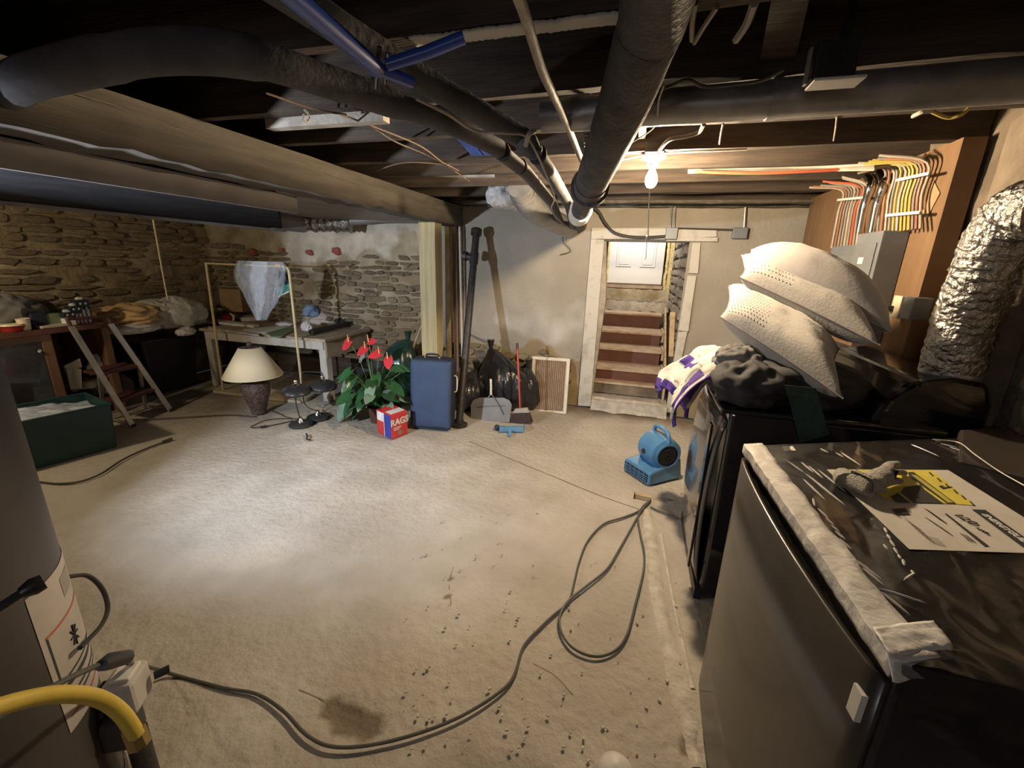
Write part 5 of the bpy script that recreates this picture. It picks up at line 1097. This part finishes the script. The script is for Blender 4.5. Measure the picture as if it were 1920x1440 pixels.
def orient(o_, loc, d, upv, s_):
    d = Vector(d).normalized(); y_ = Vector(upv).cross(d).normalized(); z_ = d.cross(y_)
    o_.parent = pl; Mx = Matrix((d, y_, z_)).transposed().to_4x4(); Mx.translation = Vector(loc)-Vector(pl.location)
    o_.matrix_local = Mx @ Matrix.Diagonal((s_, s_, s_, 1))
crown = pc+Vector((0, 0, .17)); lr = random.Random(12)
for k in range(68):
    a_ = lr.uniform(0, 2*PI); el = lr.uniform(.0, 1.25); R_l = lr.uniform(.12, .38)
    tip = crown+Vector((math.cos(a_)*math.cos(el)*R_l*1.15, math.sin(a_)*math.cos(el)*R_l*.8, math.sin(el)*R_l*1.35+.02))
    if k < 8: tip = crown+Vector((-.10-.2*lr.random(), -.08-.1*lr.random(), -.02+.1*lr.random()))
    mid = crown.lerp(tip, .5)+Vector((0, 0, .06))
    MB().tube(curve([crown+Vector((lr.uniform(-.02, .02), lr.uniform(-.02, .02), -.03)), mid, tip], 3), .004, 5).build('leaf_stem', 'stem', pl)
    o_ = bpy.data.objects.new('leaf', LP_ if k % 7 == 3 else LM); COL.objects.link(o_)
    dd_ = Vector((math.cos(a_)*1.0, math.sin(a_)*1.0, lr.uniform(-1.1, .1)))
    if k < 8: dd_ = Vector((-.5-.3*lr.random(), -.5, -1.2))
    orient(o_, tip, dd_, (lr.uniform(-.4, .4), -.35, 1), lr.uniform(.13, .21))
for (px, py, ddir, s_) in ((655, 640, (-.7, -.2, -.7), .13), (686, 652, (-.3, -.6, -.4), .12), (692, 640, (.8, -.3, .1), .10), (712, 662, (-.6, -.5, -.2), .12), (728, 672, (.3, -.6, -.7), .12)):
    p = ay(px, py, 3.55); MB().tube(curve([crown, crown.lerp(p, .55)+Vector((0, 0, .08)), p], 5), .0035, 5).build('flower_stem', 'stem', pl)
    o_ = bpy.data.objects.new('flower_spathe', SPM); COL.objects.link(o_); orient(o_, p, ddir, (0, -.8, .6), s_)
    MB().tube([p+Vector((0, -.01, .0)), p+Vector((.005, -.03, .07))], [.008, .004], 8).build('flower_spadix', 'spadix', pl)
# dark green bag and tub behind the plant
bag('green_bag', 'dark green bin bag slumped behind the houseplant', (-2.55, 4.25, .38), (.42, .4, .66), 15, (-2.5, 4.35, .72), 'baggreen')
tag(MB().lathe((-2.78, 4.05, 0), [(0, .0), (.15, .0), (.19, .42), (.20, .42), (.20, .45), (.17, .45), (.14, .04)], 28).build('black_tub', 'black'), 'round black tub half hidden behind the houseplant', 'tub')
# table lamp
tl = thing('table_lamp', 'table lamp with a wide cream cone shade and carved brown vase base on the floor', 'lamp', az(486, 772))
lc = az(486, 774); lc.z = 0
MB().lathe(lc, [(0, 0), (.068, 0), (.075, .018), (.072, .03), (.09, .10), (.125, .21), (.138, .27), (.130, .32), (.098, .35), (.066, .365), (.070, .385), (.05, .395), (0, .395)], 36, fn=lambda a, z: 1+.02*math.sin(a*9+z*60)).build('vase_base', 'vase', tl)
MB().tube([lc+Vector((0, 0, .39)), lc+Vector((0, 0, .74))], .007, 8).build('lamp_rod', 'brass', tl)
sh = [ay(425, 707, lc.y), ay(529, 697, lc.y), ay(458, 654, lc.y), ay(493, 652, lc.y)]
zb, zt = .41, .70
b = MB(); b.lathe(lc+Vector((-.005, 0, 0)), [(.275, zb), (.098, zt)], 48); b.build('lamp_shade', 'shade', tl, solid=.004)
MB().lathe(lc+Vector((-.005, 0, 0)), [(.276, zb+.006), (.279, zb), (.276, zb-.003)], 48).build('shade_trim', 'shade', tl)
MB().lathe(lc+Vector((-.005, 0, 0)), [(0, zt+.003), (.096, zt+.003), (.098, zt-.008), (0, zt-.008)], 24).build('shade_cap', 'vase', tl)
MB().lathe(lc+Vector((-.005, 0, zt+.03)), [(0, .03), (.018, .022), (.026, 0), (.018, -.02), (.008, -.03), (0, -.034)], 18).build('finial', 'vase', tl)
# two black adjustable lamps
def z4(x, y): return (400+x/5.333, 600+y/5.333)
def desk_lamp(label, base, dome, stem, Yd, knob):
    t = thing('desk_lamp', label, 'lamp', base, group='black dome lamps')
    b_ = Vector(base)
    MB().lathe(b_, [(0, 0), (.105, 0), (.112, .01), (.108, .028), (.08, .038), (.03, .042), (0, .045)], 30).build('base', 'blackmat', t)
    MB().lathe(b_+Vector((0, 0, .04)), [(.0, .05), (.014, .05), (.018, .03), (.03, .015), (.036, 0)], 16).build('base_collar', 'chrome', t)['label'] = 'shiny collar'
    dm = ay(*dome, Yd)
    MB().lathe(dm, [(0, .052), (.03, .05), (.075, .038), (.118, .014), (.132, -.012), (.128, -.03), (.122, -.034), (.115, -.022), (.06, .02), (0, .032)], 32, axis=(.05, -.05, 1)).build('dome_shade', 'domeblk', t)
    MB().lathe(dm+Vector((0, 0, .05)), [(0, .05), (.014, .046), (.022, .03), (.018, .012), (.03, 0)], 16).build('socket_cap', 'chrome', t)['label'] = 'shiny socket cap'
    s_ = [ay(*z4(*p), Yd) for p in stem]; s_ = [b_+Vector((0, 0, .06))]+s_+[dm+Vector((0, 0, .06))]
    MB().tube(curve(s_, 4), .006, 8).build('stem', 'castiron', t)
    return t
bz1, bz2 = az(*z4(880, 1055)), az(*z4(1050, 985))
desk_lamp('nearer black desk lamp with dome shade and round base, beside the table lamp', bz1, z4(830, 700), [(865, 975), (830, 850), (822, 760)], bz1.y, 0)
desk_lamp('farther black desk lamp whose arm arches over its dome shade, by the table leg', bz2, z4(1098, 652), [(1035, 910), (960, 880), (905, 820), (893, 700), (885, 560), (900, 522), (1000, 520), (1085, 530)], bz2.y, 0)
wirething('lamp_cord', 'black lamp cord curling on the floor with an inline switch', 'cord', [fl_(z4(*p), .005) for p in ((870, 990), (740, 985), (600, 990), (500, 1010), (400, 1055), (375, 1072), (420, 1075), (500, 1065), (650, 1040), (800, 1005))], .0045, 'blackmat')
tag(MB().bar(fl_(z4(470, 1072), .01), fl_(z4(535, 1062), .01), .028, .018).build('inline_switch', 'black', bevel=.004), 'black inline cord switch on the floor before the table lamp', 'switch')
wirething('lamp_cord', 'brown cord passing from the table lamp back to the desk lamps', 'cord', [fl_(z4(*p), .005) for p in ((560, 900), (640, 930), (720, 965), (820, 990))], .004, 'cordb')
wirething('bulb_debris', 'small broken lamp piece on the floor before the desk lamps', 'debris', [fl_(z4(930, 1140), .02), fl_(z4(940, 1165), .02), fl_(z4(935, 1190), .012), fl_(z4(965, 1200), .012)], .008, 'blackmat')
# ================================================================ WORK TABLE
TZ = .73; tx0, tx1, ty0, ty1 = -5.02, -3.27, 3.88, 4.70
tb = thing('work_table', 'long old white painted work table against the rubble wall', 'table', ((tx0+tx1)/2, (ty0+ty1)/2, 0))
slabw(tx0-.02, tx1+.03, ty0-.02, ty1, TZ-.03, TZ).build('tabletop', 'pale2', tb, bevel=.004)
slabw(tx0+.05, tx1-.02, ty0, ty0+.025, TZ-.125, TZ-.03).build('apron', 'whitepaint', tb)
slabw(tx1-.025, tx1, ty0+.03, ty1-.05, TZ-.22, TZ-.03).build('apron', 'pale2', tb)
for (x, y) in ((tx0+.05, ty0+.062), (tx1-.052, ty0+.062), (tx0+.05, ty1-.06), (tx1-.052, ty1-.06)):
    MB().box((x, y, (TZ-.03)/2), (.09, .09, TZ-.03)).build('leg', 'whitepaint', tb, bevel=.004)
slabw(tx0+.1, tx1-.1, ty1-.09, ty1-.07, .08, .34).build('back_board', 'joist', tb)
# things on the table
def flat(name, label, cat, pts, m, h=.012, z=TZ+.002, grp=None): return tag(MB().slab([az(*p, z) for p in pts], (0, 0, 1), h).build(name, m, bevel=.001), label, cat, grp)
def z2(x, y): return (360+x/5.538, 380+y/5.538)
flat('folded_paper', 'flat white board on the front of the work table', 'board', [z2(270, 1232), z2(700, 1290), z2(640, 1300), z2(275, 1262)], 'paper', .03)
flat('folded_paper', 'wide pale sheet hanging over the front edge of the work table', 'sheet', [z2(530, 1320), z2(900, 1285), z2(1010, 1290), z2(770, 1360), z2(540, 1350)], 'paper', .008)
flat('folded_paper', 'cream sheet beneath the hanging plastic on the table', 'paper', [z2(470, 1200), z2(620, 1120), z2(720, 1180), z2(700, 1225), z2(520, 1235)], 'foamw', .05)
flat('folded_paper', 'tan card lying right of the plastic on the table', 'card', [z2(770, 1170), z2(850, 1140), z2(930, 1215), z2(800, 1235)], 'cardboard', .02)
flat('green_board', 'flat olive board sticking out at the table middle', 'board', [z2(780, 1360), z2(1000, 1300), z2(1060, 1330), z2(930, 1400), z2(830, 1400)], 'greenp', .01)
flat('loose_board', 'grey plank laid along the front of the work table', 'board', [z2(170, 1290), z2(700, 1365), z2(690, 1385), z2(165, 1310)], 'whitepaint', .012, TZ+.001)
tag(MB().box(ay(*z2(450, 1010), 4.6), (.30, .18, .30), (0, 0, .2)).build('cardboard_box', 'cardboard', bevel=.004), 'brown cardboard box standing behind the plastic on the table', 'box')
tag(MB().box(ay(*z2(350, 1000), 4.62), (.16, .2, .24), (0, 0, -.1)).build('cardboard_box', 'brownfab', bevel=.01), 'smaller dark box left of the brown cardboard box on the table', 'box')
wp = thing('red_canister', 'small red canister with black nozzle lying on the table behind the rack pole', 'canister', az(*z2(360, 1210), TZ))
c = az(*z2(365, 1195), TZ+.05); MB().lathe(c, [(0, -.06), (.05, -.055), (.062, -.02), (.06, .03), (.03, .055), (0, .06)], 20).build('canister_body', 'redgloss', wp)
MB().tube([c+Vector((-.05, 0, .06)), c+Vector((0, -.02, .09)), c+Vector((.06, -.02, .07))], .018, 8).build('nozzle', 'black', wp); MB().tube([c+Vector((.06, 0, .06)), c+Vector((.12, 0, .03)), c+Vector((.10, 0, -.03))], .014, 8).build('hose', 'plasticw', wp)
tag(crumple(az(*z2(1350, 1190), TZ+.07)+Vector((0, -.06, 0)), (.50, .28, .2), 21, .25, 2.4).build('white_clothes', 'jersey'), 'heap of white clothes at the right end of the table', 'clothing')
tag(crumple(az(*z2(1235, 1130), TZ+.17), (.20, .18, .16), 22, .2, 2.4).build('blue_bundle', 'bluehat'), 'pale blue cloth bundle on top of the white clothes', 'clothing')
tag(MB().tube([az(*z2(1240, 1345), TZ+.04), az(*z2(1620, 1255), TZ+.05)], [.036, .03], 12).build('rolled_umbrella', 'black'), 'rolled black mat sticking out at the right end of the table', 'mat')
tag(crumple(az(*z2(1190, 1290), TZ+.04), (.12, .1, .12), 24, .3).build('white_bundle', 'foamw'), 'small white crumpled bundle at the end of the black roll', 'cloth')
tag(crumple(az(*z2(1600, 1230), TZ+.05), (.30, .22, .12), 25, .25).build('dark_jacket', 'blackcloth'), 'dark folded jacket at the far right of the table', 'clothing')
tag(crumple(az(*z2(960, 1260), TZ+.02), (.22, .16, .05), 26, .3).build('crumpled_paper', 'paper'), 'crumpled white paper on the table next to the right rack pole', 'paper')
tag(MB().lathe(az(*z2(190, 1245), TZ+.012), [(0, .02), (.09, .018), (.095, 0), (0, -.01)], 20).build('round_disc', 'cardboard'), 'round tan lid at the left end of the work table', 'lid')
# ================================================================ GARMENT RACK
rk = thing('garment_rack', 'cream metal garment rack on a flat board in front of the work table', 'clothes rack', (-4.15, 3.72, 0))
RY = 3.74
tLx, tRx = ay(386, 493, RY), ay(541, 500, RY)
zt_ = (tLx.z+tRx.z)/2
MB().hexa([az(400, 737), az(563, 757), az(593, 742), az(410, 722)], [az(*p)+Vector((0, 0, .03)) for p in ((400, 737), (563, 757), (593, 742), (410, 722))]).build('base_board', 'rackwood', rk, bevel=.003)
MB().tube([Vector((tLx.x-.05, RY, .03)), Vector((tLx.x, RY, zt_-.0))], .013, 10).build('pole', 'rack', rk)
MB().tube([Vector((tRx.x, RY, .03)), Vector((tRx.x, RY, zt_-.05)), Vector((tRx.x-.012, RY, zt_-.018)), Vector((tRx.x-.05, RY, zt_-.006))], .014, 10).build('pole', 'rack', rk)
MB().tube([Vector((tLx.x-.01, RY, zt_)), Vector((tRx.x-.05, RY, zt_-.005))], .010, 10).build('top_rail', 'rack', rk)
MB().tube([Vector((tRx.x-.16, RY, zt_)), Vector((tRx.x-.09, RY, zt_))], .02, 10).build('rail_sleeve', 'rack', rk)
# plastic garment bag: a thin gathered bag
gb = thing('plastic_bag', 'clear plastic garment cover hanging from the top rail of the rack', 'plastic bag', ay(490, 500, RY))
OUT = [(0, 445, 530), (.12, 443, 536), (.3, 445, 530), (.5, 453, 524), (.7, 464, 516), (.85, 474, 506), (1, 482, 498)]
def gf(u, v):
    for i in range(len(OUT)-1):
        if OUT[i][0] <= v <= OUT[i+1][0]:
            t = (v-OUT[i][0])/(OUT[i+1][0]-OUT[i][0]); x0, x1 = [OUT[i][k]+(OUT[i+1][k]-OUT[i][k])*t for k in (1, 2)]
    a_ = 2*PI*(u % 1); py = 490+110*v; mid_ = ay((x0+x1)/2, py, RY-.02); hw = (ay(x1, py, RY).x-ay(x0, py, RY).x)/2
    f = 1+.22*fb((math.cos(a_)*4, math.sin(a_)*4, v*3), 1)+.05*math.sin(a_*14)
    return mid_+Vector((math.cos(a_)*hw*f, math.sin(a_)*.07*(1-v*.5)*f*sm(-.1, .3, v), 0))
MB().grid(gf, 48, 26).build('plastic_cover', 'film', gb, sharp=180)
for k in range(2):
    MB().grid(lambda u, v: Vector(gf(.55+.1*k, v)).lerp(Vector(gf(.95-.05*k, v)), .3+.4*u)+Vector((0, .02*k-.03+.03*fb((u*4, v*5, k), 1), 0)), 14, 24).build('inner_fold', 'film', gb, sharp=180)
tj = thing('hanging_jacket', 'navy garment with a teal band hanging at the right end of the rack', 'clothing', ay(530, 520, RY))
MB().slab([ay(*z2(*p), RY+.02) for p in ((905, 660), (935, 655), (1000, 835), (885, 880))], (0, 1, 0), .03).build('navy_panel', 'navy', tj, bevel=.004)
MB().slab([ay(*z2(*p), RY+.015) for p in ((868, 885), (1003, 840), (1008, 925), (885, 985))], (0, 1, 0), .035).build('teal_band', 'teal', tj, bevel=.004)
MB().slab([ay(*z2(*p), RY+.012) for p in ((885, 972), (1008, 915), (1009, 927), (887, 985))], (0, 1, 0), .036).build('white_piping', 'plasticw', tj)
# ================================================================ BLACK BIN WITH WASTE
kb = thing('black_bin', 'large black bin left of the work table, heaped with plastic and cloth', 'bin', (-5.35, 3.62, 0))
MB().hexa([Vector(p) for p in ((-5.25, 3.38, 0), (-5.27, 3.90, 0), (-5.7, 3.9, 0), (-5.68, 3.38, 0))], [Vector(p) for p in ((-5.20, 3.30, .63), (-5.22, 3.97, .63), (-5.74, 3.97, .63), (-5.74, 3.30, .63))]).build('bin_body', 'black', kb, bevel=.03, seg=3)
MB().tube([(-5.19, 3.29, .63), (-5.21, 3.98, .63)], .02, 8).build('bin_rim', 'black', kb)
tag(crumple(ax(245, 590, -5.3)+Vector((0, 0, 0)), (.5, .5, .22), 31, .3, 2.5).build('tan_wrapping', 'orangepaper'), 'crumpled tan paper at the left of the heap over the bin', 'paper')
tag(crumple(ax(292, 590, -5.35), (.45, .42, .30), 32, .3, 2.6).build('white_cloth', 'jersey'), 'crumpled off-white cloth on top of the black bin', 'cloth')
tag(crumple(ax(250, 615, -5.2), (.3, .45, .12), 33, .3, 2.6).build('white_wrapping', 'foamw'), 'low off-white wrapping drooping over the left rim of the bin', 'cloth')
tag(crumple(ax(330, 590, -5.3), (.45, .55, .34), 34, .35, 2.2).build('clear_plastic', 'bagfilm'), 'heap of clear plastic sheeting on the right of the bin', 'plastic')
tag(crumple(ax(348, 622, -5.1), (.12, .2, .10), 35, .3, 2.6).build('white_bundle', 'foamw'), 'white plastic bundle hanging over the right rim of the bin', 'plastic')
# ================================================================ COUNTER CABINET
cx = -4.95
mc = thing('counter_cabinet', 'long low cabinet with red-brown counter and smoked glass door at the left', 'cabinet', (-5.3, 2.1, 0))
slabw(-5.72, cx+.03, 1.1, 2.97, .88, .925).build('counter_top', 'counter', mc, bevel=.004)
slabw(-5.72, cx, 1.1, 2.42, .0, .05).build('plinth', 'oak', mc)
slabw(-5.72, cx-.03, 2.40, 2.44, .0, .88).build('side_panel', 'oak', mc)
slabw(-5.72, -5.69, 1.1, 2.95, .0, .88).build('back_panel', 'oak', mc)
for (y0_, y1_, z0_, z1_) in ((1.5, 2.45, .82, .88), (1.5, 2.45, .05, .11), (2.38, 2.45, .11, .82), (1.5, 1.57, .11, .82)):
    slabw(cx-.025, cx, y0_, y1_, z0_, z1_).build('door_rail', 'oak', mc, bevel=.003)
gd_ = slabw(cx-.02, cx-.01, 1.57, 2.38, .11, .82).build('glass_door', 'glass', mc)
pk = ax(72, 658, cx); MB().lathe(pk, [(0, .02), (.014, .018), (.016, .008), (.008, 0)], 14, axis=(1, 0, 0)).build('door_knob', 'chrome', gd_)
slabw(-5.65, cx-.05, 2.86, 2.92, .0, .88).build('end_post', 'oak', mc)
slabw(-5.68, cx-.1, 2.44, 2.92, .36, .38).build('shelf', 'oak', mc)
rdx = thing('radiator_grille', 'cream slatted metal grille standing in the open bay of the cabinet', 'grille', ax(140, 700, cx-.08))
for k in range(8):
    a_ = ax(125+k*3.6, 690+k*.3, cx-.05); b_ = ax(133+k*2.6, 730-k*.2, cx-.05); MB().bar(a_, b_, .010, .015, (1, 0, 0)).build('slat', 'cream', rdx)
MB().slab([ax(121, 686, cx-.06), ax(150, 672, cx-.06), ax(154, 688, cx-.06), ax(124, 697, cx-.06)], (-1, 0, 0), .02).build('top_cap', 'cream', rdx)
MB().slab([ax(122, 694, cx-.075), ax(152, 688, cx-.075), ax(148, 733, cx-.075), ax(136, 735, cx-.075)], (-1, 0, 0), .01).build('grille_back', 'oak', rdx)
for (px, py, sz_, m, sd_n, lab) in ((185, 680, (.09, .12, .15), 'foamw', 41, 'crumpled white bag on the shelf behind the step ladder'), (165, 720, (.12, .14, .10), 'cream', 42, 'small cream bundle low in the open cabinet bay'), (225, 725, (.2, .2, .22), 'brownfab', 43, 'brown fabric heap on the floor behind the ladder'), (195, 725, (.2, .2, .16), 'greycloth', 44, 'dark grey cloth heap under the cabinet shelf')):
    tag(crumple(ax(px, py, cx-.2), sz_, sd_n, .3, 2.5).build('cloth_bundle', m), lab, 'cloth')
tag(MB().slab([ax(163, 690, -5.05), ax(175, 672, -5.05), ax(180, 690, -5.05), ax(172, 705, -5.05)], (-1, 0, 0), .03).build('cream_box', 'cream', bevel=.003), 'small cream box leaning in the open bay beside the grille', 'box')
# counter items
CT = .927
def onct(px, X=None): p = ax(px, 615, cx-.12 if X is None else X); return Vector((p.x, p.y, CT))
fg = []
for k, (px, h_, w_, X_) in enumerate(((132, .115, .085, cx-.06), (146, .165, .085, cx-.09), (161, .215, .10, cx-.12))):
    b_ = onct(px, X_)
    t = thing('flag_block', ['lowest', 'middle', 'tallest'][k]+' of three stepped blocks painted with stars and stripes', 'ornament', b_, group='stars and stripes blocks')
    MB().box(b_+Vector((0, 0, h_/2)), (.08, w_, h_)).build('block', 'paper', t, bevel=.003)
    bh = h_*.42
    MB().box(b_+Vector((0, 0, h_-bh/2+.001)), (.083, w_+.003, bh)).build('star_field', 'navy', t, bevel=.002)
    for j in range(3 if k else 2):
        yy = -w_/2+.018+j*(w_-.03)/(2 if k else 1)
        MB().bar(b_+Vector((.041, yy+.006, .0)), b_+Vector((.041, yy+.006, h_-bh)), .011, .004, (1, 0, 0)).build('stripe', 'ladred', t)
    for j in range(2 if k < 2 else 4):
        yy, zz = -.02+.04*(j % 2), h_-bh*.35-(j//2)*.045
        pts_ = [Vector((.0425, yy+math.sin(i*PI/5)*(.013 if i % 2 == 0 else .005), zz+math.cos(i*PI/5)*(.013 if i % 2 == 0 else .005)))+b_ for i in range(10)]
        MB().slab(pts_, (1, 0, 0), .002).build('star', 'paper', t)
    tag(crumple(b_+Vector((0, 0, h_+.012)), (.05, .05, .03), 60+k, .3, 2, 16, 10).build('plastic_tuft', 'bagfilm'), 'tuft of clear wrap on the '+['lowest', 'middle', 'tallest'][k]+' flag-painted block', 'plastic')
tag(MB().lathe(onct(47, cx-.03), [(0, .0), (.036, .0), (.044, .095), (.046, .1), (.042, .1), (.034, .01)], 20).build('white_cup', 'ivory'), 'white cup on the red-brown counter', 'cup')
tag(MB().lathe(onct(22, cx-.05), [(0, 0), (.06, .0), (.085, .045), (.09, .05), (.08, .05), (.055, .01)], 24).build('red_bowl', 'redgloss'), 'small red bowl left of the white cup', 'bowl')
tag(MB().lathe(onct(20, cx-.05)+Vector((0, 0, .05)), [(0, .012), (.085, .012), (.09, 0), (0, 0)], 24).build('bowl_lid', 'ivory'), 'pale lid lying on the red bowl', 'lid')
tag(MB().box(onct(72, cx-.12)+Vector((0, 0, .065)), (.1, .11, .13)).build('dark_case', 'navy', bevel=.01), 'small dark case between the cup and the glass tray', 'case')
tag(MB().box(onct(106, cx-.12)+Vector((0, 0, .06)), (.08, .17, .10)).build('dark_box', 'greenp', bevel=.006), 'dark greenish box left of the flag-painted blocks', 'box')
tag(MB().box(onct(100, cx-.04)+Vector((0, 0, .012)), (.10, .2, .022)).build('flat_tray', 'cream', bevel=.004), 'flat pale tray in front of the greenish box', 'tray')
tag(crumple(onct(10, cx-.35)+Vector((0, 0, .12)), (.5, .5, .3), 71, .25, 2).build('dark_sack', 'greycloth'), 'dark grey sack heaped on the counter at the left edge', 'sack')
tag(crumple(onct(35, cx-.5)+Vector((0, 0, .14)), (.4, .45, .2), 72, .3, 2.4).build('brown_cloth', 'brownfab'), 'brown cloth behind the grey sack on the counter', 'cloth')
tag(MB().box(onct(200, -5.3)+Vector((0, 0, .05)), (.26, .24, .05), (0, .1, 0)).build('dark_board', 'oak', bevel=.004), 'dark flat frame at the right end of the counter', 'frame')
# ================================================================ STEP LADDER
sl = thing('step_ladder', 'folding aluminium step ladder with dark red steps in front of the cabinet', 'ladder', (-4.7, 2.85, 0))
fa, fbp = az(249, 800), az(320, 770)
ta, tb_ = ax(133, 612, -4.86), ax(207, 607, -4.86)
MB().bar(fa, ta, .022, .045, (0, 1, 0)).build('front_rail', 'alu', sl, bevel=.003); MB().bar(fbp, tb_, .022, .045, (0, 1, 0)).build('front_rail', 'alu', sl, bevel=.003)
for p in (fa, fbp): MB().box(p+Vector((0, 0, .012)), (.05, .035, .024)).build('rubber_foot', 'blackmat', sl)
hd = curve([ta, ta+(ta-fa)*.05+Vector((.0, 0, .03)), ta.lerp(tb_, .12)+Vector((-.01, 0, .065)), ta.lerp(tb_, .88)+Vector((-.01, 0, .065)), tb_+Vector((0, 0, .03)), tb_], 4)
MB().tube(hd, .014, 10).build('top_handle', 'ladred', sl)
def lstep(pxs, ratio, dep):
    a_, b_ = fa.lerp(ta, ratio), fbp.lerp(tb_, ratio)
    MB().hexa([a_, b_, b_+Vector((-dep, 0, .0)), a_+Vector((-dep, 0, .0))], [p+Vector((0, 0, .03)) for p in (a_, b_, b_+Vector((-dep, 0, 0)), a_+Vector((-dep, 0, 0)))]).build('step', 'ladred', sl, bevel=.004)
lstep(0, .24, .20); lstep(0, .52, .24)
ra, rb = Vector((ta.x-.04, fa.y+.03, 0)), Vector((tb_.x-.04, fbp.y-.03, 0))
MB().bar(ra, fa.lerp(ta, .56), .018, .03, (0, 1, 0)).build('rear_leg', 'alu', sl); MB().bar(rb, fbp.lerp(tb_, .56), .018, .03, (0, 1, 0)).build('rear_leg', 'alu', sl)
MB().bar(ra.lerp(fa.lerp(ta, .56), .12), rb.lerp(fbp.lerp(tb_, .56), .12), .02, .02).build('rear_brace', 'alu', sl)
MB().bar(fa+Vector((0, 0, .03)), ra+Vector((0, 0, .03)), .012, .018).build('floor_brace', 'alu', sl); MB().bar(fbp+Vector((0, 0, .03)), rb+Vector((0, 0, .03)), .012, .018).build('floor_brace', 'alu', sl)
# ================================================================ GREEN TOTE
gt = thing('storage_tote', 'open dark green plastic tote full of clear plastic at the left edge', 'tote', (-4.5, 2.0, 0))
q0, q1_ = az(66, 880), az(219, 838)
t1 = az(213, 751, .38); hT = .38
dirf = (q1_-q0).normalized(); q0 = q1_-dirf*.72; perp = Vector((-dirf.y, dirf.x, 0)); perp = perp if perp.x < 0 else -perp
dpT = .50
base_ = [q0, q1_, q1_+perp*dpT, q0+perp*dpT]; top_ = [p+Vector((0, 0, hT))+((p-(q0+q1_)/2-perp*dpT/2)*.06) for p in base_]
cnt = len(base_)
for i, nm in enumerate(('front_wall', 'end_wall', 'back_wall', 'end_wall')):
    a_, b_ = base_[i], base_[(i+1) % 4]; c_, d_ = top_[(i+1) % 4], top_[i]; ctr = (base_[0]+base_[2])/2; inw = (ctr-(a_+b_)/2); inw.z = 0
    MB().slab([a_, b_, c_, d_], inw, .008).build(nm, 'green', gt)
MB().slab(base_, (0, 0, 1), .008).build('tote_floor', 'green', gt)
for i in range(4): MB().tube([top_[i], top_[(i+1) % 4]], .011, 8).build('rim', 'green', gt)
tag(MB().grid(lambda u, v: (top_[3].lerp(top_[2], .02+u*.96)).lerp(top_[0].lerp(top_[1], .02+u*.96), .04+.92*v)+Vector((0, 0, .01-.07*u+.05*(1-u)*math.sin(PI*v)+.025*fb((u*5, v*4, 0), 1))), 40, 30).build('plastic_sheet', 'tarp', sharp=180, solid=.003), 'pale bluish plastic sheet lying in the green tote', 'plastic sheet')
